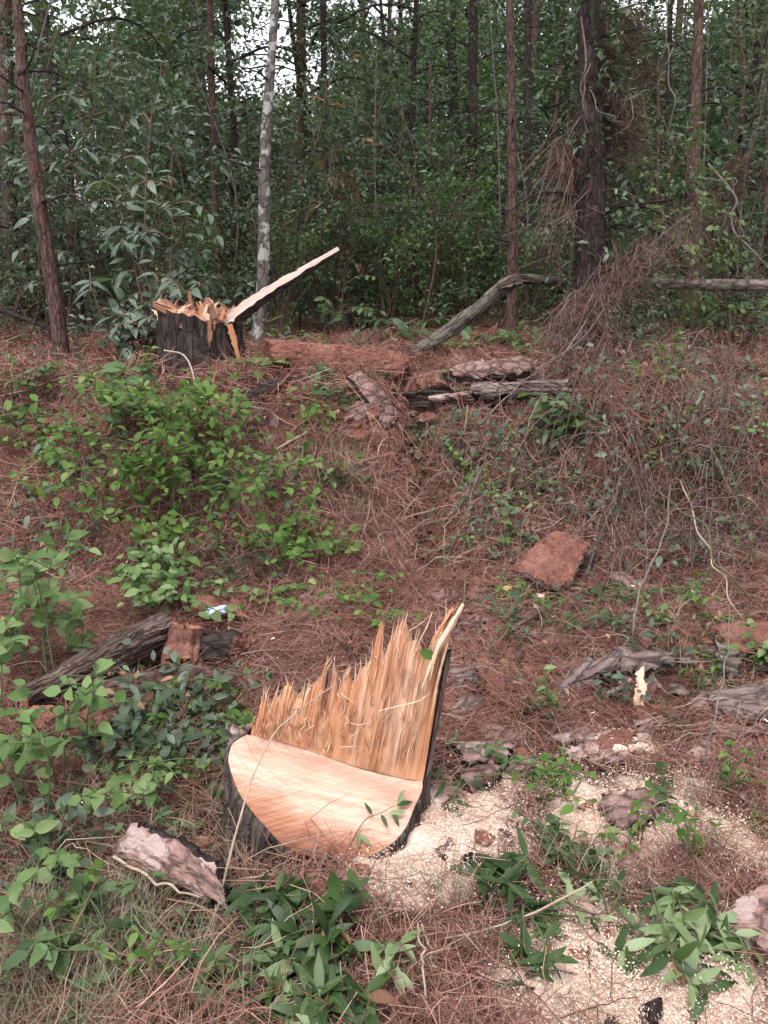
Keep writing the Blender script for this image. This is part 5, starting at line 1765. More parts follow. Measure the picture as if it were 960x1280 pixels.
FOOT.append((out3[:, :2][[10, 5, 0, len(out3) - 1, len(out3) - 4, len(out3) - 7]], .0))
FOOT.append((np.array([[out3[:, 0].min(), out3[:, 1].min()], [out3[:, 0].max(), out3[:, 1].min()], [out3[:, 0].max(), out3[:, 1].max() + .1], [out3[:, 0].min(), out3[:, 1].max() + .1]]), .1))
run_litter()
# ================================================================== plants near the camera: every leaf its own object
LEAF = {}
def leafset(key, mat, n=4, **kw):
    r = random.Random(len(LEAF) + 5)
    L = []
    for i in range(n):
        k = dict(kw)
        k['droop'] = kw.get('droop', .2) + r.uniform(-.15, .2)
        k['fold'] = kw.get('fold', .15) + r.uniform(-.08, .12)
        k['curl'] = r.uniform(-.12, .12)
        L.append(leaf_mesh("leaf", M[mat], **k))
    LEAF[key] = L
leafset('laurel', 'leaf_laurel', width=.36, fold=.10, droop=.12, n=5)
leafset('laurel_pale', 'leaf_pale', 3, width=.38, fold=.08, droop=.1, n=5) if False else None
LEAF['laurel_pale'] = [leaf_mesh("leaf", M['leaf_pale'], width=.31, fold=f, droop=d, n=6) for f, d in ((.1, .1), (.05, .25), (.18, .0))]
LEAF['laurel'] = [leaf_mesh("leaf", M['leaf_laurel'], width=w, fold=f, droop=d, n=6) for w, f, d in ((.29, .1, .1), (.33, .05, .35), (.27, .2, .0), (.31, .12, .25), (.30, -.05, .5))]
LEAF['bright'] = [leaf_mesh("leaf", M['leaf_bright'], width=w, fold=f, droop=d, n=4) for w, f, d in ((.58, .1, .15), (.66, .05, .35), (.52, .2, .05))]
LEAF['vine'] = [leaf_mesh("leaf", M['leaf_vine'], width=w, fold=f, droop=d, n=6, power=.85) for w, f, d in ((.55, .1, .2), (.62, .05, .4), (.5, .2, .1))]
LEAF['forest'] = [leaf_mesh("leaf", M['leaf_blue'], width=w, fold=f, droop=d, n=5) for w, f, d in ((.36, .1, .3), (.42, .05, .5), (.34, .2, .15))]
LEAF['green'] = [leaf_mesh("leaf", M['leaf_mid'], width=w, fold=f, droop=d, n=5) for w, f, d in ((.45, .1, .2), (.5, .05, .4))]
LEAF['dry'] = [leaf_mesh("leaf", M['leaf_dry'], width=w, fold=f, droop=d, n=5, curl=c) for w, f, d, c in ((.45, .3, .4, .3), (.5, -.2, .6, .4), (.4, .5, .2, -.3))]
LEAF['yellow'] = [leaf_mesh("leaf", M['leaf_yellow'], width=.5, fold=.1, droop=.1, n=5)]
LEAF['darkgreen'] = [leaf_mesh("leaf", M['leaf_laurel'], width=w, fold=f, droop=d, n=5) for w, f, d in ((.24, .1, .3), (.3, .05, .5))]
PR = random.Random(99)

JOIN = None

def put_leaf(parent, key, pos, d, up, size):
    if key in ('laurel', 'vine', 'bright', 'green') and JOIN is None and PR.random() < .022:
        key = 'dry'
        size *= .65
    size *= PR.choice((.7, .9, 1.0, 1.0, 1.1))
    me = PR.choice(LEAF[key])
    Y = Vector(d).normalized()
    Z = Vector(up)
    Z = (Z - Y * Z.dot(Y))
    if Z.length < 1e-4:
        Z = Y.orthogonal()
    Z.normalize()
    X = Y.cross(Z)
    if JOIN is not None:
        JOIN.append((np.array([float(c) for c in pos]), np.array([[X.x, Y.x, Z.x], [X.y, Y.y, Z.y], [X.z, Y.z, Z.z]]) * size))
        return None
    o = bpy.data.objects.new("leaf", me)
    COL.objects.link(o)
    o.parent = parent
    p = Vector([float(c) for c in pos]) - parent.location
    o.matrix_basis = Matrix(((X.x * size, Y.x * size, Z.x * size, p.x), (X.y * size, Y.y * size, Z.y * size, p.y), (X.z * size, Y.z * size, Z.z * size, p.z), (0, 0, 0, 1)))
    return o

def gv(s):
    return PR.gauss(0, s)

def rosette(o, key, c, axis, n, size, droop=.25, jit=.25):
    """leaves radiating from a shoot tip"""
    A = Vector(axis).normalized()
    U = A.orthogonal().normalized()
    W = A.cross(U)
    a0 = PR.uniform(0, 6.28)
    for i in range(n):
        a = a0 + i * 2.4
        e = .25 + .75 * (i / n)
        d = (U * math.cos(a) + W * math.sin(a)) * (.5 + .6 * e) + A * (1.0 - 1.2 * e) + Vector((gv(jit), gv(jit), -droop * e - .15 + gv(jit * .8)))
        up = A * 1.0 + Vector((gv(jit), gv(jit), .7))
        back = A * (-.05 * e * size * 8)
        put_leaf(o, key, Vector(c) + back * .5, d, up, size * PR.uniform(.7, 1.15))

def along(o, key, P, s0, s1, n, size, side=1.0, fwd=.5, upw=.2, jit=.3, droop=.25):
    m = len(P)
    for i in range(n):
        s = s0 + (s1 - s0) * (i + PR.uniform(.2, .8)) / n
        k = min(m - 2, int(s * (m - 1)))
        p = P[k] + (P[k + 1] - P[k]) * (s * (m - 1) - k)
        T = Vector(P[k + 1] - P[k]).normalized()
        sd = T.cross(Vector((0, 0, 1)))
        if sd.length < .1:
            sd = Vector((math.cos(i * 2.4), math.sin(i * 2.4), 0))
        sd.normalize()
        if abs(T.z) > .75:
            sd = Vector((math.cos(i * 2.4), math.sin(i * 2.4), 0))
        sg = 1 if i % 2 else -1
        d = sd * sg * side + T * fwd + Vector((gv(jit), gv(jit), upw - droop + gv(jit * .5)))
        put_leaf(o, key, p, d, Vector((gv(.45), gv(.45) - (.8 if key in ('bright', 'vine') else .3), 1)), size * PR.uniform(.6, 1.2))

def stem_obj(o, paths, r0, mat, sides=5):
    mb = MB()
    for i, P in enumerate(paths):
        tube(mb, P, np.linspace(r0, r0 * .35, len(P)), sides, .1, 5, i)
    mb.build("stem", M[mat], o)

# ---- cut evergreen branches lying at the bottom of the view
def cut_branch(label, root, tips, size, key='laurel', pale=None, n=9, r0=.004, rl=.02, group="cut evergreen branches on the ground"):
    b = G(*root, rl)
    o = thing("cut_branch", label, "branch", b, group)
    paths = []
    for tx, ty, l in tips:
        p = G(tx, ty, l)
        mid_ = (b + p) / 2 + np.array([gv(.03), gv(.03), .015 + abs(gv(.02))])
        P = smooth_path([b, mid_, p], 10)
        paths.append(P)
        ax = unit(P[-1] - P[-3]) + np.array([0, -.15, .7])
        k = pale if (pale and PR.random() < .3) else key
        rosette(o, k, p, ax + np.array([gv(.5), gv(.4), 0]), max(3, int(n * .65)), size, jit=.38)
        along(o, k, P, .35, .97, max(3, int(n * .6)), size, jit=.45)
    stem_obj(o, paths, r0, 'stem_green')
    return o

cut_branch("leafy dark evergreen shoot standing up before the cut stump", (420, 1180), [(448, 1108, .17), (425, 1140, .12), (405, 1128, .10)], .085)
cut_branch("dark evergreen branch under the lower left rim of the stump", (390, 1190), [(320, 1100, .09), (345, 1115, .10), (300, 1128, .07), (372, 1130, .09), (335, 1150, .10)], .09, n=14)
cut_branch("dense dark evergreen branch in the middle of the bottom left heap", (400, 1230), [(370, 1165, .10), (410, 1170, .11), (440, 1180, .09), (350, 1190, .10), (390, 1195, .10), (320, 1180, .06)], .09, pale='laurel_pale', n=14)
cut_branch("evergreen branch spreading at the bottom edge below the dark heap", (400, 1300), [(345, 1235, .08), (400, 1240, .10), (440, 1235, .09), (335, 1268, .06), (380, 1275, .08), (460, 1270, .07), (430, 1262, .06)], .085, pale='laurel_pale', n=14)
cut_branch("small shoot with pale upturned leaves at the bottom centre", (470, 1190), [(492, 1212, .08), (505, 1180, .09), (478, 1222, .06)], .07, 'laurel_pale', n=6)
cut_branch("light green shoot at the left of the dark leafy heap", (200, 1240), [(255, 1212, .05), (268, 1200, .07), (240, 1222, .04)], .075, 'green', n=6)
cut_branch("evergreen shoot lying right of the stump sawdust", (660, 1120), [(598, 1085, .06), (622, 1078, .09), (640, 1105, .10), (650, 1090, .08), (610, 1105, .05)], .085)
cut_branch("evergreen shoot with bluish leaves among needles in the lower middle", (760, 1150), [(690, 1115, .07), (735, 1100, .07), (665, 1140, .06), (712, 1105, .06)], .075, pale='laurel_pale', n=7)
cut_branch("small evergreen sprig on the sawdust above the lower right leaves", (720, 1100), [(738, 1068, .08), (705, 1055, .05), (755, 1072, .07), (690, 1065, .05)], .075, n=7)
cut_branch("dark sprig hanging at the bottom left of the bright sawdust", (650, 1130), [(655, 1185, .08), (685, 1195, .09), (672, 1215, .06), (640, 1180, .05), (660, 1235, .03)], .075, n=7)
cut_branch("three leaved pale green sprig on the left of the lower right branch", (800, 1130), [(778, 1188, .06), (800, 1195, .05), (765, 1195, .04)], .085, 'laurel', 'laurel_pale', n=6)
cut_branch("large pale undersided branch lying over the bright sawdust", (820, 1115), [(855, 1150, .10), (875, 1185, .09), (842, 1200, .09), (885, 1240, .06), (865, 1230, .07), (900, 1150, .10), (890, 1130, .11), (835, 1175, .09), (905, 1175, .07)], .085, 'laurel_pale', 'laurel', n=7)
cut_branch("pale sprig at the right edge beside the pink bark", (870, 1160), [(935, 1210, .06), (945, 1190, .07), (920, 1200, .05)], .07, 'laurel_pale', 'laurel', n=6)

# leaves and a twig lying on the stump itself
lp = plate_pt(708, 215, .02)
lo = thing("fallen_leaf", "single green leaf caught on the splintered top of the stump", "leaf", lp)
put_leaf(lo, 'bright', lp, (.9, -.1, -.35), (0, -1, .4), .052)
tw = thing("leafy_twig", "small leafy twig resting on the pale cut face", "twig", onplane(*zq(470, 885), pA, cut_n))
Pt = smooth_path([onplane(*zq(a, b_), pA, cut_n) + cut_n * l for a, b_, l in ((465, 885, .006), (490, 840, .012), (525, 790, .02), (575, 770, .022), (620, 745, .025))], 14)
stem_obj(tw, [Pt], .0022, 'stem_brown', 5)
for a, b_, dx, dy, sz, key in ((575, 775, .3, -.4, .05, 'laurel'), (600, 770, .9, .3, .05, 'laurel_pale'), (610, 760, .6, -.7, .045, 'laurel'), (625, 745, .8, .5, .05, 'laurel'), (630, 740, .2, .9, .045, 'laurel_pale'), (545, 775, -.6, .5, .04, 'laurel'), (505, 840, .8, -.5, .04, 'laurel_pale'), (500, 835, .2, -.9, .035, 'laurel_pale')):
    put_leaf(tw, key, onplane(*zq(a, b_), pA, cut_n) + cut_n * .02, e1 * dx + e2 * dy + cut_n * .15, cut_n, sz)

# ---- bright green bush on the left bank
def bush(name, label, cat, region, nst, hgt, key, size, per, stem='stem_green', toward=.15, r0=.004, group=None, spread=.14, seed=None, s0=.25, extra=0):
    global JOIN
    far = size <= .052 and region[1] < 900
    JOIN = [] if far else None
    leafmat = LEAF[key][0].materials[0]
    """stems rooted at photo points in the region, arching up and out"""
    pts = [G(PR.uniform(region[0], region[2]), PR.uniform(region[1], region[3])) for _ in range(nst)]
    b = np.mean(pts, 0)
    o = thing(name, label, cat, (b[0], b[1], h1(b[0], b[1])), group)
    paths = []
    for p in pts:
        hh = PR.uniform(*hgt)
        e_ = p + np.array([gv(spread), -toward * PR.uniform(.2, 1.4) + gv(spread * .5), hh])
        m_ = p + (e_ - p) * .5 + np.array([gv(.04), gv(.04), hh * .22])
        P = smooth_path([p - [0, 0, .03], m_, e_], 11)
        paths.append(P)
        along(o, key, P, s0, 1.0, per, size)
        for j in range(2):
            k = PR.randrange(4, 9)
            q = P[k] + np.array([gv(spread * .8), gv(spread * .6) - .03, PR.uniform(0, .08)])
            P2 = smooth_path([P[k], (P[k] + q) / 2 + [0, 0, .02], q], 6)
            paths.append(P2)
            along(o, key, P2, .3, 1.0, max(2, per // 3), size * .9)
    got = JOIN or []
    JOIN = None
    for i in range(extra):
        P = PR.choice(paths)
        q = P[PR.randrange(2, len(P))] + np.array([gv(.07), gv(.07), gv(.05)])
        Y = np.array([[gv(1), gv(1) - .2, gv(.5) - .15]])
        Z = np.array([[gv(.4), gv(.4) - .3, 1.0]])
        got.append((q, orient(Y, Z, [size * PR.uniform(.55, 1.1)])[0]))
    if got:
        TV, TF = leaf_verts(.56, .1, .22, 3)
        Vv, F = scatter(TV, TF, np.array([g_[1] for g_ in got]), np.array([g_[0] for g_ in got]))
        mb = MB()
        mb.add(Vv, [F], 0, None, np.repeat([PR.random() for _ in got], len(TV)))
        mb.build("foliage", [leafmat], o, kind="stuff")
    stem_obj(o, paths, r0, stem)
    return o

bush("bush", "bright green small leafed bush covering the right half of the left bank", "bush", (215, 600, 375, 735), 19, (.22, .80), 'bright', .064, 8, toward=.22, extra=300, spread=.2)
bush("bush", "bright green small leafed bush in the middle of the left bank", "bush", (120, 560, 290, 710), 19, (.22, .85), 'bright', .066, 8, toward=.22, extra=300, spread=.2)
bush("bush", "looser green bush on the upper part of the left bank", "bush", (140, 520, 320, 600), 13, (.12, .48), 'bright', .064, 8, toward=.2, extra=180)
bush("bush", "small green bush at the far left of the bank face", "bush", (45, 560, 130, 640), 9, (.08, .26), 'bright', .065, 7, extra=60)
bush("shrub_shoot", "tall shoot with large yellow green leaves at the top of the left bank", "shoot", (150, 530, 200, 560), 7, (.25, .50), 'green', .13, 5)
bush("bush", "low green sprigs below the right end of the left bank bush", "bush", (330, 680, 410, 750), 8, (.05, .18), 'bright', .055, 7, extra=120)
bush("bush", "pale leafed weed at the foot of the left bank above the logs", "weed", (150, 700, 230, 760), 8, (.08, .28), 'vine', .07, 6, extra=120)
bush("bush", "grey green weed hanging over the brown and black log blocks", "weed", (200, 745, 290, 770), 6, (.06, .16), 'vine', .07, 5)

# ---- climbers with big pale leaves along the left edge
def climber(label, region, nst, hgt, size, per, key='vine', toward=.1):
    return bush("climber", label, "climber", region, nst, hgt, key, size, per, 'stem_green', toward, .0035, "big leafed climbers along the left edge", .12)
climber("pale green climber with big leaves at the left edge above the weathered log", (-40, 790, 80, 870), 15, (.28, .66), .085, 8)
climber("pale green climber reaching over the middle of the weathered log", (30, 800, 110, 850), 5, (.15, .30), .08, 6)
climber("green climber low on the left edge below the log ends", (-40, 960, 120, 1050), 12, (.2, .52), .074, 7)
climber("shaded green climber at the bottom of the left edge", (-50, 1090, 90, 1180), 5, (.12, .34), .064, 6)
climber("thin climber with small dull leaves between rotten wood and grass", (90, 960, 200, 1010), 7, (.06, .2), .05, 6)
bush("weed", "patch of small green weeds between the logs and the stump", "weed", (160, 900, 285, 950), 7, (.05, .15), 'bright', .048, 6, group=None)
bush("weed", "green weeds near the left rim of the stump", "weed", (215, 880, 290, 925), 8, (.06, .16), 'green', .06, 5)
bush("weed", "bushy dull weeds lower down between climber and stump", "weed", (150, 960, 260, 1010), 6, (.04, .12), 'vine', .04, 6)
bush("weed", "light green grasslike weed left of the dark leafy heap", "weed", (140, 1180, 230, 1230), 5, (.05, .14), 'green', .07, 5)

# ---- the big grey green shrub beside the second stump, leaf by leaf
def tall_shrub(label, root, tops, key, size, per, depth, n_side, r0=.012, name="shrub", cat="shrub", group=None, stem='stem_brown'):
    b = AT(*root, depth)
    b[2] = h1(b[0], b[1])
    o = thing(name, label, cat, b, group)
    paths = []
    for tx, ty in tops:
        e_ = AT(tx, ty, depth + gv(.25))
        P = smooth_path([b + [gv(.06), gv(.06), -.05], b + (e_ - b) * .45 + [gv(.1), gv(.1), .15], e_], 14)
        paths.append(P)
        along(o, key, P, .25, 1.0, per, size, droop=.45)
        for j in range(n_side):
            k = PR.randrange(4, 13)
            a = PR.uniform(0, 6.28)
            L = PR.uniform(.2, .45)
            q = P[k] + np.array([math.cos(a) * L, math.sin(a) * L * .7, gv(.08)])
            P2 = smooth_path([P[k], (P[k] + q) / 2 + [0, 0, .06], q], 7)
            paths.append(P2)
            along(o, key, P2, .25, 1.0, 6, size, droop=.4)
    stem_obj(o, paths, r0, stem)
    return o

tall_shrub("tall grey green shrub with long drooping leaves beside the second stump", (195, 470), [(150, 150), (190, 130), (215, 200), (165, 250), (130, 220), (235, 260)], 'forest', .15, 9, 7.35, 5)
tall_shrub("lower grey green shrub spreading in front of the second stump", (178, 482), [(110, 330), (150, 300), (195, 330), (140, 380), (222, 372), (178, 405), (262, 352), (205, 420)], 'forest', .135, 7, 6.75, 4)
tall_shrub("leafy grey green shrub behind the leaning trunk at the left", (70, 440), [(20, 150), (60, 100), (95, 170), (40, 260), (100, 60), (120, 120)], 'forest', .14, 9, 8.9, 5)
tall_shrub("bushy green shrub at the right edge under the horizontal log", (905, 452), [(880, 375), (905, 370), (930, 380), (955, 390), (895, 410), (940, 420)], 'green', .11, 8, 8.3, 4)
tall_shrub("pale leafed climber hanging between the thick trunk and the grey pine", (815, 440), [(815, 200), (825, 240), (835, 190), (805, 280), (845, 300)], 'vine', .085, 10, 9.3, 4, .008, "climber", "climber")
tall_shrub("bright green leafy spray lit at the side of the thick trunk", (760, 440), [(700, 208), (720, 225), (745, 245), (760, 240)], 'green', .10, 6, 9.6, 3, .008)
tall_shrub("dark glossy clump of leaves at the foot of the bent log", (500, 452), [(478, 425), (495, 415), (510, 420), (525, 432), (485, 440)], 'darkgreen', .16, 8, 8.6, 2, .006, "shrub", "shrub")
tall_shrub("green sapling between the lichened trunk and the bent log", (425, 430), [(400, 380), (420, 370), (440, 385), (432, 350)], 'green', .12, 7, 9.4, 2, .007, "sapling", "sapling")
tall_shrub("broad leafed seedling in front of the thick trunk on the left", (620, 446), [(600, 430), (620, 425), (640, 428), (655, 425)], 'green', .13, 5, 8.5, 1, .005, "seedling", "seedling")
tall_shrub("dark green weeds in the shade at the foot of the thick trunk", (720, 462), [(700, 425), (720, 430), (735, 420), (750, 440), (690, 445)], 'forest', .09, 8, 8.1, 3, .006, "weed", "weed")
tall_shrub("dark shrub under the tangle left of the grey brown pine", (790, 452), [(770, 400), (790, 395), (810, 405), (800, 420)], 'forest', .08, 9, 8.9, 4, .006)
# a twig of dead leaves hung up in the trees
tall_shrub("branch of withered orange leaves hanging in the trees above centre", (430, 30), [(385, 90), (440, 60), (460, 150), (470, 165), (425, 160), (412, 120)], 'dry', .17, 5, 10.5, 1, .006, "withered_branch", "branch")
bpy.data.objects["withered_branch"]["label"] = "branch of withered orange leaves hanging in the trees above centre"

# ---- ferns and a broken green branch on the bank top
def fern(label, root, n, L, depth=None, mat='leaf_vine'):
    b = G(*root)
    o = thing("fern", label, "fern", b)
    for i in range(n):
        a = 6.28 * i / n + gv(.2)
        d = np.array([math.cos(a), math.sin(a) * .8, 0])
        s = np.linspace(0, 1, 12)
        P = b + d * (L * s)[:, None] + np.array([0, 0, 1]) * (L * (1.0 * s - .75 * s ** 2))[:, None]
        mb = MB()
        tube(mb, P, np.linspace(.003, .001, 12), 4)
        sd = np.array([-d[1], d[0], 0])
        for k in range(2, 12):
            w = L * .30 * math.sin(math.pi * (s[k] * .85 + .12)) + .01
            T = unit(P[min(k + 1, 11)] - P[k - 1])
            for sg in (-1, 1):
                tip = P[k] + sd * sg * w + T * w * .45 - np.array([0, 0, .15 * w])
                u = T * w * .17
                mb.add(np.array([P[k] - u, P[k] + u, (P[k] + tip) / 2 + u * 1.1, tip, (P[k] + tip) / 2 - u * 1.1]), [[[0, 1, 2, 4]], [[4, 2, 3]]], 1, None, PR.random())
        mb.build("frond", [M['stem_green'], M[mat]], o, smooth=False)
    return o
fern("pale green fern at the right foot of the second stump", (326, 466), 8, .30)
fern("grey green fern beside the dark glossy clump on the bank top", (482, 415), 7, .42, mat='leaf_blue')
fern("small fern among weeds at the top of the right bank", (570, 440), 6, .28)
cut_branch("broken dark leafy branch lying on the bank top", (384, 470), [(400, 480, .10), (412, 492, .12), (430, 488, .10), (440, 500, .06), (420, 505, .06), (398, 462, .14)], .13, 'darkgreen', n=9, group="cut evergreen branches on the ground")
cut_branch("small bright sprig on the needles beside the pale branch end", (400, 525), [(385, 515, .10), (378, 525, .06), (410, 520, .10)], .07, 'bright', n=6, group="cut evergreen branches on the ground")
bush("weed", "broad leafed dark weed under the lip of the right bank", "weed", (672, 530, 725, 560), 6, (.08, .22), 'darkgreen', .12, 5)
bush("weed", "green weed with big leaf in the centre of that bank weed", "weed", (685, 530, 712, 550), 3, (.12, .22), 'green', .13, 4)
bpy.data.objects["weed"]["category"] = "weed"
bush("weed", "trailing pale weed hanging down the right bank above the square slab", "weed", (635, 560, 685, 680), 10, (.05, .2), 'vine', .042, 8)
bush("weed", "dull green weed in the gully side of the right bank", "weed", (580, 600, 640, 690), 7, (.05, .16), 'bright', .042, 7)
bush("weed", "weed with red and green leaves on the right bank", "weed", (880, 600, 940, 680), 8, (.05, .25), 'green', .06, 6)
bush("weed", "small leaved vine across the far right of the bank", "weed", (900, 540, 970, 620), 9, (.05, .25), 'vine', .05, 7)
bush("weed", "small green weed against the left corner of the square slab", "weed", (622, 735, 665, 765), 6, (.04, .12), 'bright', .045, 6)
bush("weed", "upright bluish weed below the right end of the square slab", "weed", (742, 750, 768, 790), 5, (.06, .16), 'laurel', .045, 8)
bush("weed", "weed tuft above the curved bark plates", "weed", (820, 735, 850, 755), 4, (.04, .1), 'green', .045, 6)
bush("weed", "little green seedlings in the sawdust right of the stump", "weed", (655, 960, 695, 1010), 6, (.05, .12), 'bright', .042, 5)
bush("weed", "leafy weed growing in the gully behind the stump", "weed", (445, 740, 500, 790), 6, (.05, .15), 'bright', .05, 7)
bush("weed", "grassy weed below the bush on the slope behind the stump", "weed", (400, 690, 440, 740), 4, (.05, .14), 'bright', .06, 5)
bush("weed", "tiny dark seedling hard by the right rim of the stump", "weed", (528, 965, 545, 980), 3, (.03, .07), 'darkgreen', .05, 5)
bush("weed", "small bright weed at the far left top of the bank", "weed", (20, 480, 60, 500), 4, (.08, .2), 'green', .09, 5)
yl_ = thing("fallen_leaf", "single yellow leaf lying left of the square rust red slab", "leaf", G(632, 735, .05))
put_leaf(yl_, 'yellow', G(628, 736, .05), (1, .1, .2), (0, -.7, 1), .05)

# small anonymous seedlings, one mesh each, shared
def seedling_mesh(seed, mat, size):
    r = np.random.default_rng(seed)
    mb, L_, Y_, Z_ = MB(), [], [], []
    for i in range(r.integers(2, 5)):
        e_ = np.array([r.normal(0, .06), r.normal(0, .06) - .02, r.uniform(.05, .16)])
        P = smooth_path([(0, 0, -.01), e_ * [.4, .4, .7], e_], 6)
        tube(mb, P, [.002, .002, .0016, .0014, .001, .001], 4, cap=False)
        for k in range(2, 6):
            for sg in (-1, 1):
                a = r.uniform(0, 6.28)
                L_.append(P[k])
                Y_.append([math.cos(a), math.sin(a), r.normal(-.05, .3)])
                Z_.append([r.normal(0, .3), r.normal(-.2, .3), 1])
    TV, F = leaf_verts(.5, .12, .25, 3)
    Vv, Ff = scatter(TV, F, orient(np.array(Y_), np.array(Z_), size * r.uniform(.6, 1.2, len(L_))), np.array(L_))
    mb.add(Vv, [Ff], 1, None, np.repeat(r.random(len(L_)), len(TV)))
    return mb.mesh("seedling", [M['stem_green'], M[mat]])
SEED = [seedling_mesh(1, 'leaf_bright', .04), seedling_mesh(2, 'leaf_vine', .045), seedling_mesh(3, 'leaf_laurel', .04), seedling_mesh(4, 'leaf_mid', .035), seedling_mesh(5, 'leaf_bright', .03)]
SREG = [((560, 520, 900, 640), 34, "small green seedling sprouting from the needles of the right bank", "seedlings on the right bank"), ((560, 760, 950, 930), 12, "small green seedling on the flat needles below the right bank", "seedlings below the right bank"),
        ((10, 470, 420, 640), 26, "small green seedling on the needle covered left bank", "seedlings on the left bank"), ((120, 900, 300, 1060), 12, "small green seedling among the litter left of the stump", "seedlings left of the stump"),
        ((320, 440, 950, 500), 26, "small green seedling on the rim of the bank", "seedlings on the rim of the bank"), ((540, 950, 950, 1100), 10, "small green seedling in the litter right of the stump", "seedlings right of the stump"), ((60, 1080, 300, 1260), 10, "small green seedling in the front left litter", "seedlings in the front left litter")]
for reg, n, lab, grp in SREG:
    for i in range(n):
        p = G(PR.uniform(reg[0], reg[2]), PR.uniform(reg[1], reg[3]))
        o = link("seedling", PR.choice(SEED))
        o.location = p
        o.rotation_euler = (gv(.15), gv(.15), PR.uniform(0, 6.28))
        s = PR.uniform(.6, 1.5) * (1.3 if p[1] > 5.5 else 1)
        o.scale = (s, s, s)
        tag(o, lab, "seedling", grp)

# ================================================================== vines and dead tangles on the right
def vine(label, pts, r0, r1, mat='vine_grey', group=None, seed=0, name="vine", n=40):
    P = smooth_path(np.array(pts), n)
    rr = np.random.default_rng(seed)
    w = smooth_path(rr.normal(0, .02, (9, 3)), n)
    P = P + w * np.sin(np.linspace(0, math.pi, n))[:, None]
    mb = MB()
    tube(mb, P, np.linspace(r0, r1, n), 6, .12, 5, seed)
    return tag(mb.build(name, M[mat], None, P[0]), label, "vine", group)
yv = yl - .1
vine("pale vine looping down the front of the thick trunk", [AT(722, -20, yv), AT(733, 60, yv - .25), AT(728, 110, yv - .3), AT(736, 150, yv - .25), AT(748, 168, yv - .1)], .008, .005, 'dead_twig', seed=1)
vine("pale vine hanging down the left of the thick trunk", [AT(738, 80, yv - .2), AT(731, 120, yv - .35), AT(733, 160, yv - .3), AT(745, 195, yv - .2)], .006, .004, 'dead_twig', seed=2)
vine("grey vine swinging out right from the thick trunk", [AT(737, 112, yv - .2), AT(756, 142, yv - .3), AT(775, 152, yv - .2), AT(792, 170, yv)], .006, .004, seed=3)
vine("long straight vine hanging between the thick trunk and grey pine", [AT(832, -10, yv + .3), AT(835, 60, yv + .2), AT(836, 140, yv + .2), AT(838, 210, yv + .3)], .007, .006, seed=4)
vine("thick grey liana curving down at the right edge behind the grey pine", [AT(885, 205, yv + .4), AT(905, 228, yv + .3), AT(918, 250, yv + .2), AT(922, 285, yv + .2), AT(940, 312, yv + .2), AT(965, 340, yv + .2)], .012, .010, seed=5)
vine("thin liana looping from the grey pine to the right edge", [AT(870, 235, yv + .3), AT(890, 222, yv + .2), AT(915, 232, yv + .2), AT(925, 270, yv + .3)], .008, .006, seed=6)
vine("thin vine hanging in the gloom right of the lichened trunk", [AT(412, 60, 10.8), AT(413, 180, 10.7), AT(416, 300, 10.7), AT(420, 380, 10.8)], .008, .006, seed=7)
vine("curved vine hanging from the top of the view beside the thick trunk", [AT(842, 60, yv), AT(825, 95, yv), AT(800, 120, yv - .1), AT(770, 128, yv - .1)], .006, .005, seed=8)

def needle_mass(name, label, centre, rad, n, mat, length, hang=.5, group=None, strands=20, cat="tangle", lumps=9):
    rr = np.random.default_rng(n)
    c = np.asarray(centre, float)
    rad = np.asarray(rad, float)
    lump = rr.normal(0, .6, (lumps, 3)) * rad
    lrad = rr.uniform(.25, .6, lumps)
    d = rr.normal(size=(n, 3))
    d /= np.linalg.norm(d, axis=1)[:, None]
    li_ = rr.integers(0, lumps, n)
    loc = c + lump[li_] + d * rad * (lrad[li_] * rr.random(n) ** .6)[:, None]
    Y = rr.normal(size=(n, 3)) * [1, 1, .6] - [0, 0, hang]
    TV = NT_V * [.5, 1, 1]
    Vv, F = scatter(TV, NT_F, orient(Y, rr.normal(size=(n, 3)), length * rr.uniform(.5, 1.2, n)), loc)
    mb = MB()
    mb.add(Vv, [F], 0, None, np.repeat(rr.random(n), 3))
    for i in range(strands):
        a, b_ = c + rr.normal(0, .6, 3) * rad, c + rr.normal(0, .6, 3) * rad - [0, 0, hang * rad[2]]
        tube(mb, smooth_path([a, (a + b_) / 2 + rr.normal(0, .3, 3) * rad, b_], 8), .003, 4, cap=False, mat=1)
    return tag(mb.build(name, [M[mat], M['stem_brown']], None, c, smooth=False), label, cat, group)
needle_mass("needle_clump", "big dark clump of dead needles high on the right of the thick trunk", AT(764, 100, yv + .1), (.24, .22, .34), 3600, 'straw_dark', .26, .6)
needle_mass("needle_clump", "small dark clump of dead needles on the left of the thick trunk", AT(716, 192, yv), (.18, .18, .20), 2000, 'straw_dark', .22, .6)
needle_mass("needle_clump", "rusty clump of dead needles in the vines right of the grey pine", AT(922, 218, yv + .5), (.18, .2, .20), 900, 'straw_dark', .2, .5)
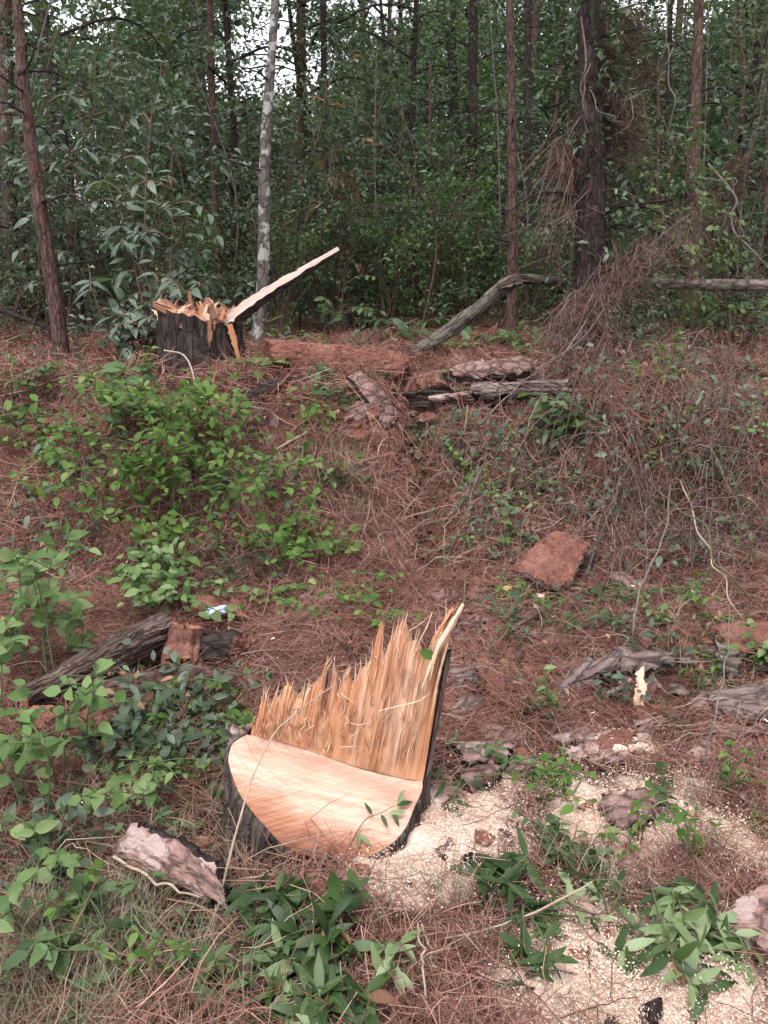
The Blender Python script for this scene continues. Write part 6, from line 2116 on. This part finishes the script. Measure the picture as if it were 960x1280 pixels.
def drape(label, A, B_, n, hang, mat, y0, seed, group=None):
    """dead twigs and needles hanging from a slanting stem"""
    rr = np.random.default_rng(seed)
    mb = MB()
    for i in range(n):
        s_ = rr.random()
        a = AT(A[0] + (B_[0] - A[0]) * s_ + rr.normal(0, 10), A[1] + (B_[1] - A[1]) * s_ + rr.normal(0, 12), y0 + rr.normal(0, .12))
        L = hang * rr.uniform(.2, 1.0)
        dirx = rr.normal(-.25, .45)
        P = smooth_path([a, a + [dirx * L * .4, rr.normal(0, .05), -L * .35 + rr.normal(0, .05)], a + [dirx * L * .7 + rr.normal(0, .06), rr.normal(0, .08), -L * .7], a + [dirx * L + rr.normal(0, .1), rr.normal(0, .1), -L]], 9)
        P[:, 2] = np.maximum(P[:, 2], H(P[:, 0], P[:, 1]) + .01)
        tube(mb, P, np.linspace(.0042, .0016, 9) * rr.uniform(.5, 1.3), 3, cap=False, seed=i)
        k = 7
        q = P[rr.integers(1, 9, k)] + rr.normal(0, .02, (k, 3))
        Vv, F = scatter(NT_V * [.5, 1, 1], NT_F, orient(rr.normal(size=(k, 3)) * [1, 1, .5] - [0, 0, .6], rr.normal(size=(k, 3)), .2 * rr.uniform(.4, 1.2, k)), q)
        mb.add(Vv, [F], 1, None, np.repeat(rr.random(k), 3))
    c = AT((A[0] + B_[0]) / 2, (A[1] + B_[1]) / 2, y0)
    return tag(mb.build("dead_brush", [M['dead_twig'], M['straw']], None, c), label, "brush", group)
drape("dead brown twigs spilling from the vines down before the thick trunk", (690, 405), (790, 325), 120, .55, 'dead_twig', yv - .45, 1)
drape("dead brown twigs hanging along the slanting vine up to the grey pine", (760, 335), (860, 280), 120, .40, 'dead_twig', yv - .25, 2)
drape("dead twigs drooping in the gloom right of the grey pine", (880, 230), (940, 300), 60, .6, 'dead_twig', yv + .6, 3)
drape("dead twigs draped down the left side of the thick trunk", (700, 180), (735, 260), 90, .7, 'dead_twig', yv - .1, 4)
drape("dead twigs hanging under the big needle clump", (745, 110), (800, 130), 110, .8, 'dead_twig', yv + .05, 5)
drape("tall dead brush standing on the rim of the right bank", (690, 425), (940, 435), 170, .32, 'dead_twig', yv - .7, 6)
vine("slanting pale vine from the bank rim up to the grey pine", [G(692, 462, .05), AT(740, 390, yv - .4), AT(800, 320, yv - .25), AT(862, 268, yv)], .007, .005, seed=9)
ivy("dark mass of leaves and dead stems wrapped round the thick trunk", [AT(738, 445, yv + .1), AT(740, 330, yv + .1), AT(737, 200, yv + .1), AT(740, 90, yv + .1), AT(736, -20, yv + .1)], .24, 1900, 'leaf_dark', .085, 1)
ivy("drift of green leaves climbing beside the right of the thick trunk", [AT(770, 440, yv + .4), AT(778, 340, yv + .4), AT(790, 230, yv + .5), AT(780, 130, yv + .6)], .28, 900, 'leaf_forest', .08, 2)
ivy("pale leafy climber over the trunk of the grey brown pine", [AT(866, 430, yv + .3), AT(862, 330, yv + .3), AT(850, 240, yv + .3), AT(835, 170, yv + .3)], .22, 700, 'leaf_mid', .07, 3)
ivy("hanging leafy column at the right edge of the view", [AT(935, 430, yv + .6), AT(930, 300, yv + .6), AT(938, 160, yv + .7), AT(930, 20, yv + .8)], .30, 1000, 'leaf_forest', .085, 4)
ivy("tall pale leafy sapling mass left of the lichened trunk", [AT(215, 440, 9.2), AT(205, 330, 9.2), AT(190, 210, 9.2), AT(170, 80, 9.3)], .48, 1700, 'leaf_blue', .11, 5, "sapling", "sapling")
ivy("tall pale leafy sapling mass behind the leaning trunk", [AT(105, 440, 9.6), AT(100, 320, 9.6), AT(80, 180, 9.6), AT(110, 30, 9.8)], .48, 1700, 'leaf_blue', .11, 6, "sapling", "sapling")
ivy("leafy sapling mass between the lichened trunk and the reddish pine", [AT(480, 425, 10.4), AT(470, 330, 10.4), AT(490, 230, 10.5), AT(470, 120, 10.6)], .5, 1500, 'leaf_forest', .09, 7, "sapling", "sapling")
ivy("leafy sapling mass just left of the reddish pine", [AT(580, 425, 10.8), AT(575, 330, 10.8), AT(560, 240, 10.9)], .5, 1100, 'leaf_mid', .085, 8, "sapling", "sapling")
ivy("leafy sapling mass right above the split board", [AT(370, 425, 10.2), AT(375, 320, 10.2), AT(390, 210, 10.3), AT(380, 100, 10.4)], .45, 1200, 'leaf_forest', .085, 9, "sapling", "sapling")
# climbers clothing the thick trunk
tall_shrub("dark climber leaves wrapped round the thick trunk", (738, 452), [(728, 300), (748, 250), (735, 180), (752, 120), (725, 90), (745, 40), (738, 10)], 'forest', .09, 12, yv + .08, 5, .006, "climber", "climber")
tall_shrub("leafy climber in front of the grey brown pine", (866, 428), [(860, 330), (875, 300), (868, 250), (880, 210)], 'vine', .07, 9, yv + .35, 4, .005, "climber", "climber")
for k, (a, b_, rx, rz, n) in enumerate([(760, 450, .45, .13, 1800), (720, 470, .3, .10, 1000)]):
    needle_mass("needle_heap", ["heap of brown needles and stalks behind the rim of the right bank", "smaller needle heap at the foot of the thick trunk"][k], G(a, b_, .06), (rx, .3, rz), n, 'straw_dark', .22, .1, None, 40)

def tangle(name, label, region, n, hi, mat, r0, seed, leaf=None):
    """thin bare stems arching over the bank"""
    rr = np.random.default_rng(seed)
    mb = MB()
    c = None
    for i in range(n):
        a = G(rr.uniform(region[0], region[2]), rr.uniform(region[1], region[3]))
        ang = rr.uniform(0, 6.28)
        L = rr.uniform(.15, .75)
        e_ = a + [math.cos(ang) * L, math.sin(ang) * L * .7 - .1, 0]
        e_[2] = h1(e_[0], e_[1]) + rr.uniform(0, hi * .5)
        m_ = (a + e_) / 2 + [rr.normal(0, .08), rr.normal(0, .08) - .04, 0]
        m_[2] = max(a[2], e_[2], h1(m_[0], m_[1])) + rr.uniform(.02, hi)
        P = smooth_path([a, m_, e_], 12) + rr.normal(0, .006, (12, 3))
        tube(mb, P, np.linspace(r0, r0 * .5, 12) * rr.uniform(.6, 1.4), 4, cap=False, seed=i, tint=rr.random())
        c = a if c is None else c
    return tag(mb.build(name, M[mat], None, c), label, "tangle")
tangle("stem_tangle", "tangle of thin grey stems over the middle of the right bank", (620, 540, 800, 700), 110, .28, 'dead_twig', .0028, 1)
tangle("stem_tangle", "tangle of thin dark stems over the hollow of the right bank", (760, 560, 960, 740), 170, .34, 'dead_twig', .0032, 2)
tangle("stem_tangle", "tangle of thin stems along the rim of the right bank", (700, 450, 960, 560), 130, .28, 'dead_twig', .003, 3)
tangle("stem_tangle", "loose dry stems in the gully and beside it", (480, 560, 640, 740), 40, .16, 'stem_pale', .0022, 4)
tangle("stem_tangle", "loose thin stems through the left bank bush", (60, 520, 380, 740), 50, .25, 'stem_brown', .0026, 5)
tangle("stem_tangle", "loose thin stalks in the litter of the front left corner", (0, 1060, 300, 1270), 36, .10, 'stem_pale', .0018, 6)
tangle("stem_tangle", "loose dry stalks on the litter right of the stump", (580, 780, 950, 1100), 40, .10, 'stem_pale', .0016, 7)
tangle("stem_tangle", "loose thin stalks through the cut leaves at the bottom", (420, 1090, 900, 1270), 30, .10, 'stem_brown', .0018, 8)
for k, pts in enumerate([[(800, 560, .1), (770, 610, .35), (750, 660, .3), (742, 720, .03)], [(850, 600, .2), (880, 680, .3), (910, 740, .2), (935, 790, .02)], [(805, 590, .1), (850, 640, .35), (900, 700, .3), (960, 770, .05)], [(790, 560, .08), (840, 560, .2), (900, 552, .15), (965, 535, .05)], [(700, 520, .05), (760, 560, .2), (800, 620, .25), (830, 700, .04)], [(610, 640, .04), (560, 600, .15), (600, 560, .1), (640, 520, .04)], [(560, 630, .04), (590, 690, .10), (620, 735, .03)]]):
    vine(["dark stem running down the bank behind the square slab", "pale stem bowing down the hollow of the right bank", "long green stem crossing the right bank diagonally", "thin stem lying along the rim of the right bank", "thin stem sagging from the rim into the hollow",
          "thin curled stem on the gully side of the right bank", "dark twig slanting down toward the square slab"][k], [G(a, b_, l) for a, b_, l in pts], .0045, .0025, ['stem_brown', 'stem_pale', 'stem_green', 'stem_brown', 'vine_grey', 'stem_pale', 'stem_brown'][k], None, 20 + k, "trailing_stem")
